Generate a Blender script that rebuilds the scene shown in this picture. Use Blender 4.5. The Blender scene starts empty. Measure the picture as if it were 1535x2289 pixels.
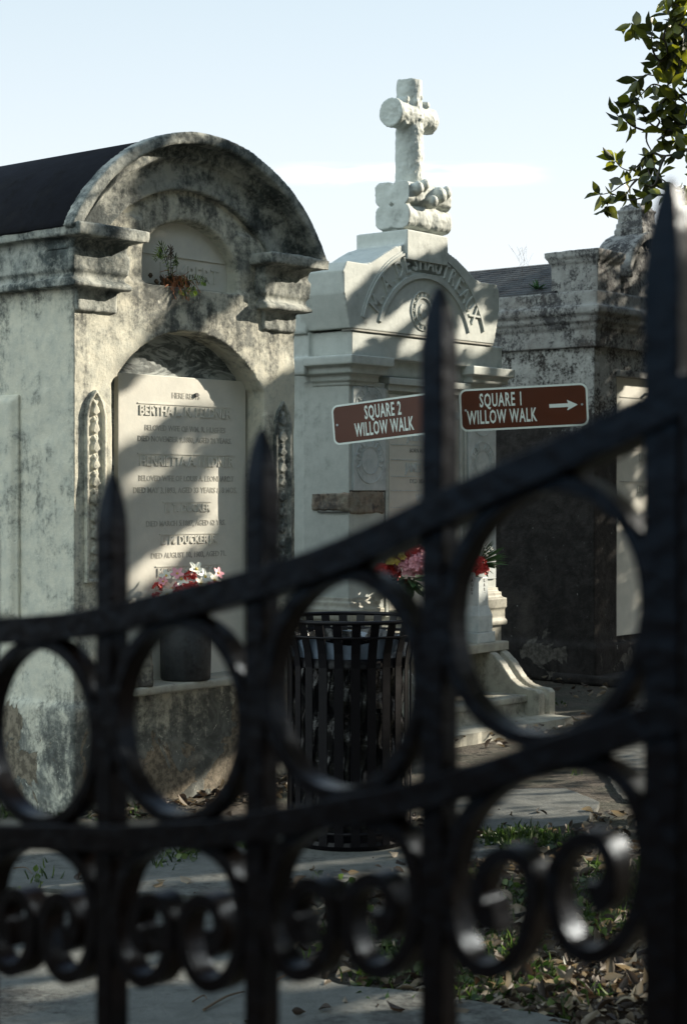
import bpy, bmesh, math, random
import numpy as np
from mathutils import Vector, Matrix
R = math.radians
random.seed(7); rng = np.random.default_rng(7)
C = bpy.context.scene.collection
S = bpy.context.scene

# ------------------------------------------------------------------ camera
F = 3970.0; EYE = 1.5                       # focal length in source pixels, eye height
cam_d = bpy.data.cameras.new('camera'); cam = bpy.data.objects.new('camera', cam_d); C.objects.link(cam)
cam.location = (0, 0, EYE); cam.rotation_euler = (R(90), 0, 0)
cam_d.sensor_fit = 'HORIZONTAL'; cam_d.sensor_width = 24.0; cam_d.lens = F/1535*24
cam_d.shift_y = -44.5/1535
cam_d.clip_start = 0.05; cam_d.clip_end = 2000
cam_d.dof.use_dof = True; cam_d.dof.focus_distance = 8.6; cam_d.dof.aperture_fstop = 6.3
S.camera = cam

# ------------------------------------------------------------------ sky, sun, exposure
SUN = Vector((0.895*0.921, 0.446*0.921, 0.390)).normalized()     # towards the sun
ELEV = math.asin(SUN.z); AZ = math.atan2(SUN.x, SUN.y)
w = bpy.data.worlds.new('World'); S.world = w; w.use_nodes = True
nt = w.node_tree; nt.nodes.clear()
out = nt.nodes.new('ShaderNodeOutputWorld'); bg = nt.nodes.new('ShaderNodeBackground')
sky = nt.nodes.new('ShaderNodeTexSky'); sky.sky_type = 'NISHITA'; sky.sun_disc = False
sky.sun_elevation = ELEV; sky.sun_rotation = AZ; sky.air_density = 1.0; sky.dust_density = 1.6; sky.ozone_density = 1.6
tc = nt.nodes.new('ShaderNodeTexCoord')
mp = nt.nodes.new('ShaderNodeMapping'); mp.inputs['Scale'].default_value = (6.0, 6.0, 60.0)
mp.inputs['Rotation'].default_value = (0, R(2), 0)
cn = nt.nodes.new('ShaderNodeTexNoise'); cn.inputs['Scale'].default_value = 2.4; cn.inputs['Detail'].default_value = 7
cn.inputs['Roughness'].default_value = 0.55; cn.inputs['Distortion'].default_value = 0.4
cr = nt.nodes.new('ShaderNodeMapRange'); cr.inputs['From Min'].default_value = 0.40; cr.inputs['From Max'].default_value = 0.58
sx = nt.nodes.new('ShaderNodeSeparateXYZ')
# thin cloud band low over the tombs
b1 = nt.nodes.new('ShaderNodeMapRange'); b1.interpolation_type = 'SMOOTHSTEP'
b1.inputs['From Min'].default_value = 0.168; b1.inputs['From Max'].default_value = 0.175
b2 = nt.nodes.new('ShaderNodeMapRange'); b2.interpolation_type = 'SMOOTHSTEP'
b2.inputs['From Min'].default_value = 0.184; b2.inputs['From Max'].default_value = 0.177
m1 = nt.nodes.new('ShaderNodeMath'); m1.operation = 'MULTIPLY'
m2 = nt.nodes.new('ShaderNodeMath'); m2.operation = 'MULTIPLY'
m3 = nt.nodes.new('ShaderNodeMath'); m3.operation = 'MULTIPLY'; m3.inputs[1].default_value = 0.75
mix = nt.nodes.new('ShaderNodeMixRGB'); mix.inputs[2].default_value = (7.5, 7.5, 7.3, 1)
hz = nt.nodes.new('ShaderNodeMixRGB'); hz.inputs[0].default_value = 0.88
gr = nt.nodes.new('ShaderNodeValToRGB'); ge = gr.color_ramp.elements
ge[0].position = 0.0; ge[0].color = (.52, .535, .545, 1); ge[1].position = 1.0; ge[1].color = (.07, .14, .30, 1)
for p_, c_ in ((.10, (.52, .54, .55)), (.16, (.485, .52, .54)), (.28, (.385, .45, .485)), (.5, (.19, .28, .375))):
    e_ = ge.new(p_); e_.color = (*c_, 1)
gs = nt.nodes.new('ShaderNodeMixRGB'); gs.blend_type = 'MULTIPLY'; gs.inputs[0].default_value = 1; gs.inputs[2].default_value = (8.5, 8.5, 8.5, 1)
# bright patch added to the unseen sky behind left, filling the shaded walls
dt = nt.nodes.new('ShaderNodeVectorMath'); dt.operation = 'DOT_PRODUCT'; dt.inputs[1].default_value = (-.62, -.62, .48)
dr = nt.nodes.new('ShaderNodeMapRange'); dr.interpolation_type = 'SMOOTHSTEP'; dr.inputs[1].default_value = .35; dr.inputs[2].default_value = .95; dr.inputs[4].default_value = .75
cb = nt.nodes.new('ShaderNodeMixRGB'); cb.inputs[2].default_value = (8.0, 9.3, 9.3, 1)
# azimuth window of the wisps
wa = nt.nodes.new('ShaderNodeMapRange'); wa.interpolation_type = 'SMOOTHSTEP'; wa.inputs[1].default_value = -.05; wa.inputs[2].default_value = -.01
wb = nt.nodes.new('ShaderNodeMapRange'); wb.interpolation_type = 'SMOOTHSTEP'; wb.inputs[1].default_value = .12; wb.inputs[2].default_value = .075
wm = nt.nodes.new('ShaderNodeMath'); wm.operation = 'MULTIPLY'; wm2 = nt.nodes.new('ShaderNodeMath'); wm2.operation = 'MULTIPLY'
L = nt.links.new
L(tc.outputs['Generated'], mp.inputs[0]); L(mp.outputs[0], cn.inputs['Vector']); L(cn.outputs[0], cr.inputs[0])
L(tc.outputs['Generated'], sx.inputs[0]); L(sx.outputs[2], b1.inputs[0]); L(sx.outputs[2], b2.inputs[0])
L(b1.outputs[0], m1.inputs[0]); L(b2.outputs[0], m1.inputs[1]); L(m1.outputs[0], m2.inputs[0]); L(cr.outputs[0], m2.inputs[1])
L(sx.outputs[0], wa.inputs[0]); L(sx.outputs[0], wb.inputs[0]); L(wa.outputs[0], wm.inputs[0]); L(wb.outputs[0], wm.inputs[1]); L(wm.outputs[0], wm2.inputs[0]); L(m2.outputs[0], wm2.inputs[1])
L(wm2.outputs[0], m3.inputs[0]); L(m3.outputs[0], mix.inputs[0]); L(sky.outputs[0], hz.inputs[1]); L(sx.outputs[2], gr.inputs[0]); L(gr.outputs[0], gs.inputs[1]); L(gs.outputs[0], hz.inputs[2])
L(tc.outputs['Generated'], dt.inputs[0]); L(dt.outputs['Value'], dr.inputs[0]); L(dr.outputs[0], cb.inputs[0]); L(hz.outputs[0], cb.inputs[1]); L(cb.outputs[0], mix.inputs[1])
L(mix.outputs[0], bg.inputs[0]); L(bg.outputs[0], out.inputs[0]); bg.inputs[1].default_value = 0.10

sd = bpy.data.lights.new('sun', 'SUN'); so = bpy.data.objects.new('sun', sd); C.objects.link(so)
sd.energy = 5.0; sd.angle = R(0.5); sd.color = (1.0, 0.90, 0.74)
so.location = (8, 5, 9); so.rotation_euler = Vector(-SUN).to_track_quat('-Z', 'Y').to_euler()
S.view_settings.view_transform = 'Standard'; S.view_settings.look = 'None'
S.view_settings.gamma = 1.0; S.view_settings.exposure = 1.2
S.render.engine = 'CYCLES'

# ------------------------------------------------------------------ frames: the row of tombs runs along U, N points out of their fronts
U = Vector((.633, .774, 0)); N = Vector((.774, -.633, 0)); A0 = Vector((-1.2286, 8.1, 0)); ANG = math.atan2(.774, .633)
def row(t, d, z=0): return A0 + U*t + N*d + Vector((0, 0, z))
def px_ray(x, y): return Vector(((x-767.5)/F, 1, (1100-y)/F))
def px_row(x, y, d):                        # where a photo pixel falls on the plane d in front of the row: (t, z)
    r = px_ray(x, y); O = Vector((0, 0, EYE)); s = ((A0+N*d-O).dot(N))/r.dot(N); P = O+r*s
    return ((P-A0).dot(U), P.z)
def px_gnd(x, y, z=0):
    s = (EYE-z)*F/(y-1100); return ((x-767.5)/F*s, s)
def px_at(x, y, Y): return Vector(((x-767.5)/F*Y, Y, EYE+(1100-y)/F*Y))

# ------------------------------------------------------------------ mesh helpers
def hash3(i, j, k):
    h = (i*374761393 + j*668265263 + k*2147483647) & 0xffffffff
    h = ((h ^ (h >> 13))*1274126177) & 0xffffffff
    return ((h ^ (h >> 16)) & 0xffff)/65535.0*2-1
def vnoise(p):                              # vectorised value noise, p (n,3)
    p = p.astype(np.float64); f = np.floor(p); i = f.astype(np.int64); u = p-f; u = u*u*(3-2*u)
    r = 0
    for a in (0, 1):
        for b in (0, 1):
            for c in (0, 1):
                wgt = (u[:,0] if a else 1-u[:,0])*(u[:,1] if b else 1-u[:,1])*(u[:,2] if c else 1-u[:,2])
                r = r + wgt*hash3(i[:,0]+a, i[:,1]+b, i[:,2]+c)
    return r
def fbm(p, o=4):
    r = 0; a = .5
    for k in range(o): r = r + a*vnoise(p*(2**k)+17.3*k); a *= .5
    return r

class MB:
    def __init__(s, f=None): s.v = []; s.f = []; s.fn = f or (lambda a, b, c: (a, b, c))
    def add(s, vs, fs):
        o = len(s.v); s.v += [s.fn(*p) for p in vs]; s.f += [tuple(i+o for i in f) for f in fs]; return s
    def box(s, a0, a1, b0, b1, c0, c1):
        vs = [(a, b, c) for a in (a0, a1) for b in (b0, b1) for c in (c0, c1)]
        return s.add(vs, [(0,1,3,2),(4,6,7,5),(0,4,5,1),(2,3,7,6),(0,2,6,4),(1,5,7,3)])
    def prism(s, poly, b0, b1):             # poly of (a, c), extruded along b
        n = len(poly); vs = [(a, b0, c) for a, c in poly]+[(a, b1, c) for a, c in poly]
        return s.add(vs, [tuple(range(n)), tuple(range(2*n-1, n-1, -1))]+[(i, i+n, (i+1)%n+n, (i+1)%n) for i in range(n)])
    def prism_a(s, poly, a0, a1):           # poly of (b, c), extruded along a
        n = len(poly); vs = [(a0, b, c) for b, c in poly]+[(a1, b, c) for b, c in poly]
        return s.add(vs, [tuple(range(n)), tuple(range(2*n-1, n-1, -1))]+[(i, i+n, (i+1)%n+n, (i+1)%n) for i in range(n)])
    def ring(s, tc, zc, r0, r1, a0, a1, b0, b1, n=48):
        P = []
        for i in range(n+1):
            a = a0+(a1-a0)*i/n; ca, sa = math.cos(a), math.sin(a)
            for r in (r0, r1):
                for b in (b0, b1): P.append((tc+r*ca, b, zc+r*sa))
        fs = [(0,1,3,2), (4*n, 4*n+2, 4*n+3, 4*n+1)]
        for i in range(n):
            o = 4*i; q = o+4
            fs += [(o, q, q+1, o+1), (o+2, o+3, q+3, q+2), (o, o+2, q+2, q), (o+1, q+1, q+3, o+3)]
        return s.add(P, fs)
    def lathe(s, prof, cx=0, cy=0, n=24, cap=True, sq=0):
        P = []; m = len(prof)
        for i in range(n):
            a = 2*math.pi*i/n; k = 1
            for r, z in prof: P.append((cx+r*math.cos(a)*k, cy+r*math.sin(a)*k, z))
        fs = [(i*m+j, ((i+1)%n)*m+j, ((i+1)%n)*m+j+1, i*m+j+1) for i in range(n) for j in range(m-1)]
        if cap: fs += [tuple(i*m for i in range(n-1, -1, -1)), tuple(i*m+m-1 for i in range(n))]
        return s.add(P, fs)
    def tube(s, pts, r, n=6, cap=True):     # r number or list
        pts = [Vector(p) for p in pts]; rs = r if isinstance(r, (list, tuple)) else [r]*len(pts)
        P = []; ref = Vector((0.13, 0.21, 0.97))
        for i, p in enumerate(pts):
            d = (pts[min(i+1, len(pts)-1)]-pts[max(i-1, 0)]).normalized()
            e = d.cross(ref)
            if e.length < .1: e = d.cross(Vector((1, 0, 0)))
            e.normalize(); g = d.cross(e)
            for k in range(n):
                a = 2*math.pi*k/n; P.append(tuple(p+(e*math.cos(a)+g*math.sin(a))*rs[i]))
        m = len(pts)
        fs = [(i*n+k, i*n+(k+1)%n, (i+1)*n+(k+1)%n, (i+1)*n+k) for i in range(m-1) for k in range(n)]
        if cap: fs += [tuple(range(n-1, -1, -1)), tuple((m-1)*n+k for k in range(n))]
        return s.add(P, fs)
    def build(s, name, mat, parent=None, voxel=None, amp=0, freq=6, smooth=False, bevel=None, jit=0):
        me = bpy.data.meshes.new(name); me.from_pydata(s.v, [], s.f)
        bm = bmesh.new(); bm.from_mesh(me); bmesh.ops.recalc_face_normals(bm, faces=bm.faces); bm.to_mesh(me); bm.free()
        ob = bpy.data.objects.new(name, me)
        if voxel or bevel:
            C.objects.link(ob)
            if voxel:
                m = ob.modifiers.new('r', 'REMESH'); m.mode = 'VOXEL'; m.voxel_size = voxel; m.use_smooth_shade = True
                m = ob.modifiers.new('s', 'CORRECTIVE_SMOOTH') if False else ob.modifiers.new('s', 'SMOOTH'); m.factor = .5; m.iterations = 1
            if bevel:
                m = ob.modifiers.new('b', 'BEVEL'); m.width = bevel; m.segments = 2; m.limit_method = 'ANGLE'
            dg = bpy.context.evaluated_depsgraph_get(); me2 = bpy.data.meshes.new_from_object(ob.evaluated_get(dg))
            bpy.data.objects.remove(ob); bpy.data.meshes.remove(me); me = me2; me.name = name
            ob = bpy.data.objects.new(name, me)
        if amp:
            n = len(me.vertices); co = np.empty(n*3); me.vertices.foreach_get('co', co); co = co.reshape(-1, 3)
            no = np.empty(n*3); me.vertex_normals.foreach_get('vector', no); no = no.reshape(-1, 3)
            h = fbm(co*freq, 4)*1.2 + fbm(co*freq*6+5, 3)*.45
            if jit:                          # chips knocked out of the surface
                c = fbm(co*9+40, 3); h = h - np.clip(c-.22, 0, .3)*jit
            co = co+no*(h*amp)[:, None]; me.vertices.foreach_set('co', co.ravel())
        me.materials.clear(); me.materials.append(mat)
        me.polygons.foreach_set('use_smooth', [bool(smooth or voxel)]*len(me.polygons)); me.update()
        C.objects.link(ob)
        if parent: ob.parent = parent
        return ob

def thing(name, label, cat, loc, rz=0, group=None):
    o = bpy.data.objects.new(name, None); C.objects.link(o); o.location = loc; o.rotation_euler = (0, 0, rz); o.empty_display_size = .1
    o['label'] = label; o['category'] = cat
    if group: o['group'] = group
    return o
def tag(o, label=None, cat=None, group=None, kind=None):
    if label: o['label'] = label
    if cat: o['category'] = cat
    if group: o['group'] = group
    if kind: o['kind'] = kind
    return o
def row_thing(name, label, cat, t0, d0, group=None):
    o = thing(name, label, cat, row(t0, d0), ANG, group)
    return o, (lambda: MB(lambda t, d, z: (t-t0, -(d-d0), z)))

def text_mesh(s, size, extrude, sx=1.0, bold=0.0, spacing=1.0):
    cu = bpy.data.curves.new('t', 'FONT'); cu.body = s; cu.size = size; cu.extrude = extrude; cu.align_x = 'CENTER'; cu.align_y = 'CENTER'
    cu.resolution_u = 2; cu.offset = bold; cu.space_character = spacing
    ob = bpy.data.objects.new('t', cu); C.objects.link(ob); dg = bpy.context.evaluated_depsgraph_get()
    me = bpy.data.meshes.new_from_object(ob.evaluated_get(dg)); bpy.data.objects.remove(ob)
    v = [(p.co.x*sx, p.co.y, p.co.z) for p in me.vertices]; f = [tuple(p.vertices) for p in me.polygons]
    return v, f
def add_text(mb, s, ct, cd, cz, size, ext=.003, sx=.8, bold=0.0, rot=0, spacing=1.0):   # lettering lying on the plane d = cd
    v, f = text_mesh(s, size, ext, sx, bold, spacing); c, q = math.cos(rot), math.sin(rot)
    mb.add([(ct+x*c-y*q, cd+z, cz+x*q+y*c) for x, y, z in v], f)

# ------------------------------------------------------------------ materials
def newmat(name):
    m = bpy.data.materials.new(name); m.use_nodes = True; t = m.node_tree; b = t.nodes['Principled BSDF']; return m, t, b
def nd(t, typ, **k):
    n = t.nodes.new(typ)
    for a, v in k.items():
        if a.startswith('i_'): n.inputs[a[2:].replace('_', ' ')].default_value = v
        else: setattr(n, a, v)
    return n
def col(c): return (c[0], c[1], c[2], 1)
def simple(name, c, rough=.6, metal=0, var=.0, bump=0, scale=30, trans=0, coat=0, spec=.5):
    m, t, b = newmat(name); b.inputs['Roughness'].default_value = rough; b.inputs['Metallic'].default_value = metal
    b.inputs['Base Color'].default_value = col(c); b.inputs['Specular IOR Level'].default_value = spec
    if var or bump:
        tcn = nd(t, 'ShaderNodeTexCoord'); n = nd(t, 'ShaderNodeTexNoise', i_Scale=scale, i_Detail=6.0); t.links.new(tcn.outputs['Object'], n.inputs['Vector'])
        if var:
            mx = nd(t, 'ShaderNodeMixRGB'); mx.inputs[1].default_value = col([x*(1-var) for x in c]); mx.inputs[2].default_value = col([min(1, x*(1+var)) for x in c])
            t.links.new(n.outputs[0], mx.inputs[0]); t.links.new(mx.outputs[0], b.inputs['Base Color'])
        if bump:
            bp = nd(t, 'ShaderNodeBump', i_Strength=bump, i_Distance=.01); t.links.new(n.outputs[0], bp.inputs['Height']); t.links.new(bp.outputs[0], b.inputs['Normal'])
    if trans: b.inputs['Transmission Weight'].default_value = trans
    if coat: b.inputs['Coat Weight'].default_value = coat
    return m
def weathered(name, c1, c2, dark, lo=.45, hi=.62, scale=2.2, streak=.5, zg=None, yg=None, spots=None, spot_lo=.62, bump=.5, rough=.85, veins=None, fine=.5, stain=None, patch=None, sk=.8):
    """aged masonry: two tones, dark grime with run-off streaks, pale flaked spots, optional darkening by height and facing"""
    m, t, b = newmat(name); K = t.links.new
    tcn = nd(t, 'ShaderNodeTexCoord'); ob = tcn.outputs['Object']
    def noise(sc, det=8.0, ro=.6, dist=0.0, vec=None):
        n = nd(t, 'ShaderNodeTexNoise', i_Scale=sc, i_Detail=det, i_Roughness=ro, i_Distortion=dist); K(vec or ob, n.inputs['Vector']); return n.outputs[0]
    def math_(op, a, b_, clamp=False):
        n = nd(t, 'ShaderNodeMath', operation=op); n.use_clamp = clamp
        for i, x in enumerate((a, b_)):
            if isinstance(x, (int, float)): n.inputs[i].default_value = x
            else: K(x, n.inputs[i])
        return n.outputs[0]
    def rng_(x, a, b_, c=0.0, d=1.0):
        n = nd(t, 'ShaderNodeMapRange', interpolation_type='SMOOTHSTEP'); K(x, n.inputs[0])
        n.inputs[1].default_value = a; n.inputs[2].default_value = b_; n.inputs[3].default_value = c; n.inputs[4].default_value = d; return n.outputs[0]
    def mixc(f, a, b_, blend='MIX'):
        n = nd(t, 'ShaderNodeMixRGB', blend_type=blend)
        for i, x in enumerate((f, a, b_)):
            if isinstance(x, (int, float)): n.inputs[i].default_value = x
            elif isinstance(x, (tuple, list)): n.inputs[i].default_value = col(x)
            else: K(x, n.inputs[i])
        return n.outputs[0]
    mpn = nd(t, 'ShaderNodeMapping'); K(ob, mpn.inputs[0]); mpn.inputs['Scale'].default_value = (9, 9, .9)
    big = noise(scale, 9.0, .68, .3); st = noise(1.0, 8.0, .65, 0, mpn.outputs[0]); fi = noise(42, 6.0, .7); mid = noise(11, 8.0, .7)
    base = mixc(rng_(mid, .35, .65), c1, c2)
    base = mixc(math_('MULTIPLY', rng_(noise(6, 5.0), .4, .7), .35), base, [x*.8 for x in c1])
    sep = nd(t, 'ShaderNodeSeparateXYZ'); K(ob, sep.inputs[0])
    g = math_('ADD', math_('MULTIPLY', big, 1-streak), math_('MULTIPLY', st, streak))
    g = math_('ADD', g, math_('MULTIPLY', math_('SUBTRACT', fi, .5), .28*fine*2))
    g = math_('ADD', g, math_('MULTIPLY', math_('SUBTRACT', mid, .5), .35))
    for zz in (zg or []):
        g = math_('ADD', g, rng_(sep.outputs[2], zz[0], zz[1], 0, zz[2]))
    for zz in (yg or []):
        g = math_('ADD', g, rng_(sep.outputs[1], zz[0], zz[1], 0, zz[2]))
    dm = rng_(g, lo, hi)
    dk = mixc(rng_(noise(7, 10.0, .75, .5), .38, .66), [x*.7 for x in dark], [min(.6, x*1.7+.006) for x in dark])
    c = mixc(dm, base, dk)
    if stain:
        c = mixc(math_('MULTIPLY', rng_(noise(1.3, 9.0, .72, .5), .5, .66), sk), c, stain)
    if spots:
        c = mixc(rng_(noise(17, 8.0, .75, 1.0), spot_lo, spot_lo+.05), c, spots)
    if veins:
        wv = nd(t, 'ShaderNodeTexNoise', i_Scale=3.5, i_Detail=10.0, i_Roughness=.62, i_Distortion=2.2); mpv = nd(t, 'ShaderNodeMapping'); K(ob, mpv.inputs[0]); mpv.inputs['Scale'].default_value = (1.2, 1, 4); mpv.inputs['Rotation'].default_value = (0, R(-35), 0)
        K(mpv.outputs[0], wv.inputs['Vector']); c = mixc(rng_(wv.outputs[0], .44, .6), c, veins)
    K(c, b.inputs['Base Color']); b.inputs['Roughness'].default_value = rough; b.inputs['Specular IOR Level'].default_value = .25
    h = math_('ADD', math_('MULTIPLY', fi, .5), math_('MULTIPLY', mid, .9))
    if patch:                                # sheets of render fallen away, showing the coat beneath
        pn_ = noise(3.1, 9.0, .58, .6); pm = rng_(math_('ADD', pn_, rng_(sep.outputs[2], patch[2], patch[2]-.5, -.2, 0)), patch[1], patch[1]+.012)
        under = mixc(rng_(noise(30, 6.0, .7), .4, .6), patch[0], [x*.45 for x in patch[0]]); c = mixc(pm, c, under); K(c, b.inputs['Base Color'])
        h = math_('SUBTRACT', h, math_('MULTIPLY', pm, 1.3))
    bp = nd(t, 'ShaderNodeBump', i_Strength=bump, i_Distance=.012); K(h, bp.inputs['Height']); K(bp.outputs[0], b.inputs['Normal'])
    return m

M = {}
M['plaster'] = weathered('old_limewash_plaster', (.60, .58, .48), (.47, .475, .41), (.095, .100, .092), lo=.50, hi=.69, scale=2.3, streak=.38,
                         zg=[(1.3, .2, .06), (.62, .38, .07), (2.1, 2.4, .05)], yg=[(.10, -.01, .055)], spots=(.66, .65, .56), spot_lo=.62, patch=((.22, .19, .145), .545, .85))  # darkened towards the base, the top and the front face
M['pediment'] = weathered('sooty_plaster_moulding', (.40, .41, .37), (.30, .32, .30), (.045, .055, .055), lo=.40, hi=.60, scale=3.2, streak=.25, spots=(.5, .5, .44), spot_lo=.68, bump=.8)
M['roof'] = weathered('tarred_roof', (.007, .0075, .011), (.011, .012, .017), (.004, .004, .005), bump=.3, spots=(.05, .05, .055), spot_lo=.74, rough=.9)
M['tablet'] = weathered('white_marble_tablet', (.58, .57, .51), (.53, .53, .48), (.33, .34, .32), lo=.6, hi=.85, bump=.12, rough=.55, fine=.3)
M['darkmarble'] = weathered('veined_grey_marble', (.10, .12, .12), (.14, .155, .15), (.04, .05, .05), veins=(.33, .36, .35), bump=.2, rough=.6)
M['lettering'] = weathered('cut_lettering', (.40, .39, .345), (.45, .44, .39), (.26, .26, .24), bump=.2)
M['marble'] = weathered('tomb_marble', (.49, .52, .49), (.43, .46, .435), (.15, .16, .145), lo=.51, hi=.80, scale=1.7, streak=.4, bump=.22, rough=.65, fine=.4)
M['marblebase'] = weathered('grimy_marble', (.38, .37, .31), (.29, .285, .245), (.12, .11, .09), lo=.48, hi=.72, scale=2.6, streak=.5, bump=.3, rough=.6)
M['panelmarble'] = weathered('blue_white_marble', (.56, .60, .60), (.44, .49, .50), (.26, .30, .31), lo=.45, hi=.75, scale=5, bump=.15, rough=.5)
M['rawstone'] = weathered('broken_stone', (.26, .245, .20), (.27, .20, .15), (.08, .075, .07), lo=.45, hi=.65, scale=4, streak=.2, bump=1.0)
M['greyplaster'] = weathered('mildewed_plaster', (.33, .335, .32), (.24, .245, .235), (.017, .015, .014), lo=.45, hi=.60, scale=2.6, streak=.25,
                             zg=[(2.35, 1.7, .30), (2.62, 2.7, .03)], spots=(.50, .50, .48), spot_lo=.65, bump=1.0, fine=.9, stain=(.08, .07, .06), sk=.5, patch=((.13, .12, .105), .56, .7))  # lower walls darkened for deep shade as well as grime
M['greycornice'] = weathered('mildewed_cornice', (.27, .275, .265), (.19, .19, .185), (.04, .04, .042), lo=.46, hi=.60, scale=3.2, streak=.3, spots=(.42, .42, .41), spot_lo=.66, bump=1.0, fine=.9, stain=(.11, .09, .075), sk=.5)
M['slate'] = weathered('slate_roof', (.06, .063, .066), (.085, .088, .09), (.03, .03, .032), bump=.6, scale=5, rough=.95)
M['granite'] = weathered('dark_granite', (.03, .033, .036), (.05, .053, .056), (.015, .015, .016), bump=.3, scale=6, rough=.6)
M['concreteblock'] = weathered('rough_concrete_block', (.20, .185, .15), (.26, .24, .19), (.06, .055, .05), bump=1.0, scale=8)
M['concrete'] = weathered('sidewalk_concrete', (.125, .13, .122), (.092, .097, .090), (.038, .038, .036), lo=.50, hi=.70, scale=1.6, streak=.0, bump=.9, fine=.9, spots=(.24, .24, .22), spot_lo=.68)
M['ironpaint'] = simple('black_gloss_iron', (.0045, .0028, .0021), .30, 0, .45, .22, 60, spec=.12)
M['ironpaint'].node_tree.nodes['Principled BSDF'].inputs['Specular Tint'].default_value = (.28, .58, 1, 1)  # sky-blue reflection put into the highlight colour
M['binpaint'] = simple('black_powder_coat', (.0035, .003, .0045), .38, 0, .2, .1, 40, spec=.2)
M['bag'] = simple('grey_blue_plastic', (.15, .19, .25), .25, 0, .4, .8, 14)
M['blackbag'] = simple('black_plastic', (.006, .006, .007), .25, 0, .3, 1.0, 16)
M['galv'] = simple('galvanised_steel', (.35, .37, .38), .45, .8, .2, .1, 30)
M['signback'] = simple('sign_aluminium', (.5, .5, .5), .4, .6)
M['signbrown'] = simple('brown_sign_sheeting', (.072, .017, .0055), .30, 0, .25, .12, 9, spec=.28)
M['signwhite'] = simple('white_sign_sheeting', (.62, .68, .64), .4)
M['letterblack'] = simple('black_enamel', (.02, .02, .02), .5)
M['bark'] = weathered('magnolia_bark', (.07, .06, .05), (.10, .09, .075), (.03, .026, .022), bump=1.0, scale=6)
M['twigmat'] = simple('dry_twig', (.08, .055, .035), .8, 0, .3)
def leafmat(name, c1, c2, tr, rough=.35):
    m, t, b = newmat(name); K = t.links.new
    at = nd(t, 'ShaderNodeAttribute', attribute_name='rnd'); cr_ = nd(t, 'ShaderNodeValToRGB'); K(at.outputs['Fac'], cr_.inputs[0])
    cr_.color_ramp.elements[0].color = col(c1); cr_.color_ramp.elements[1].color = col(c2)
    cr_.color_ramp.elements[0].position = .2
    K(cr_.outputs[0], b.inputs['Base Color']); b.inputs['Roughness'].default_value = rough
    tl = nd(t, 'ShaderNodeBsdfTranslucent'); mc = nd(t, 'ShaderNodeMixRGB', blend_type='MULTIPLY'); mc.inputs[0].default_value = 1; mc.inputs[2].default_value = col(tr)
    mm = nd(t, 'ShaderNodeMixRGB'); mm.inputs[0].default_value = .0
    K(cr_.outputs[0], mc.inputs[1]); K(mc.outputs[0], tl.inputs[0])
    ms = nd(t, 'ShaderNodeMixShader'); ms.inputs[0].default_value = .35; K(b.outputs[0], ms.inputs[1]); K(tl.outputs[0], ms.inputs[2])
    K(ms.outputs[0], t.nodes['Material Output'].inputs[0]); return m
M['leaf'] = leafmat('magnolia_leaf', (.026, .034, .014), (.13, .15, .03), (2.6, 2.4, .6))
M['grass'] = leafmat('grass_blade', (.022, .042, .012), (.10, .14, .04), (1.3, 1.6, .8), .5)
M['litter'] = leafmat('dead_leaf', (.035, .024, .017), (.34, .29, .22), (.9, .8, .6), .6)
M['fern'] = leafmat('fern_frond', (.03, .05, .02), (.22, .34, .07), (2, 2, .7), .5)
M['rust'] = simple('dry_fern_root', (.30, .11, .04), .8, 0, .5)
M['red'] = simple('red_petal', (.42, .022, .018), .55, 0, .4, 0, 20)
M['pink'] = simple('pink_petal', (.78, .36, .42), .55, 0, .25, 0, 20)
M['white'] = simple('white_petal', (.72, .74, .66), .5, 0, .1, 0, 20)
M['yellow'] = simple('yellow_petal', (.65, .48, .10), .5, 0, .2, 0, 20)
M['greenleaf'] = simple('green_silk_leaf', (.035, .09, .03), .5, 0, .4, 0, 15)

# ------------------------------------------------------------------ ground
def ground_mat():
    m, t, b = newmat('soil_and_moss'); K = t.links.new; tcn = nd(t, 'ShaderNodeTexCoord')
    def nz(s, d=8.0, r=.65): n = nd(t, 'ShaderNodeTexNoise', i_Scale=s, i_Detail=d, i_Roughness=r); K(tcn.outputs['Object'], n.inputs[0]); return n.outputs[0]
    r1 = nd(t, 'ShaderNodeValToRGB'); K(nz(2.2), r1.inputs[0]); e = r1.color_ramp.elements
    e[0].position = .38; e[0].color = (.020, .024, .012, 1); e[1].position = .62; e[1].color = (.055, .042, .03, 1)
    r2 = nd(t, 'ShaderNodeMixRGB'); mr = nd(t, 'ShaderNodeMapRange'); K(nz(30), mr.inputs[0]); mr.inputs[1].default_value = .55; mr.inputs[2].default_value = .68
    K(mr.outputs[0], r2.inputs[0]); K(r1.outputs[0], r2.inputs[1]); r2.inputs[2].default_value = (.13, .11, .085, 1)
    K(r2.outputs[0], b.inputs['Base Color']); b.inputs['Roughness'].default_value = .95
    bp = nd(t, 'ShaderNodeBump', i_Strength=1.0, i_Distance=.03); K(nz(18), bp.inputs['Height']); K(bp.outputs[0], b.inputs['Normal']); return m
g = MB(); 
xs = [-300, -40] + [x*.12-6 for x in range(0, 134)] + [40, 300]; ys = [-300, -20] + [y*.12-1 for y in range(0, 150)] + [60, 600]
vs = []; 
for y in ys:
    for x in xs: vs.append((x, y, 0))
va = np.array(vs, float); near = (np.abs(va[:, 0]) < 12) & (va[:, 1] < 20)
va[:, 2] = np.where(near, fbm(va*1.3, 4)*.02-.008, -.01)
nx = len(xs); fs = [(j*nx+i, j*nx+i+1, (j+1)*nx+i+1, (j+1)*nx+i) for j in range(len(ys)-1) for i in range(nx-1)]
g.add([tuple(p) for p in va], fs); tag(g.build('ground', ground_mat(), smooth=True), kind='structure')

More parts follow.
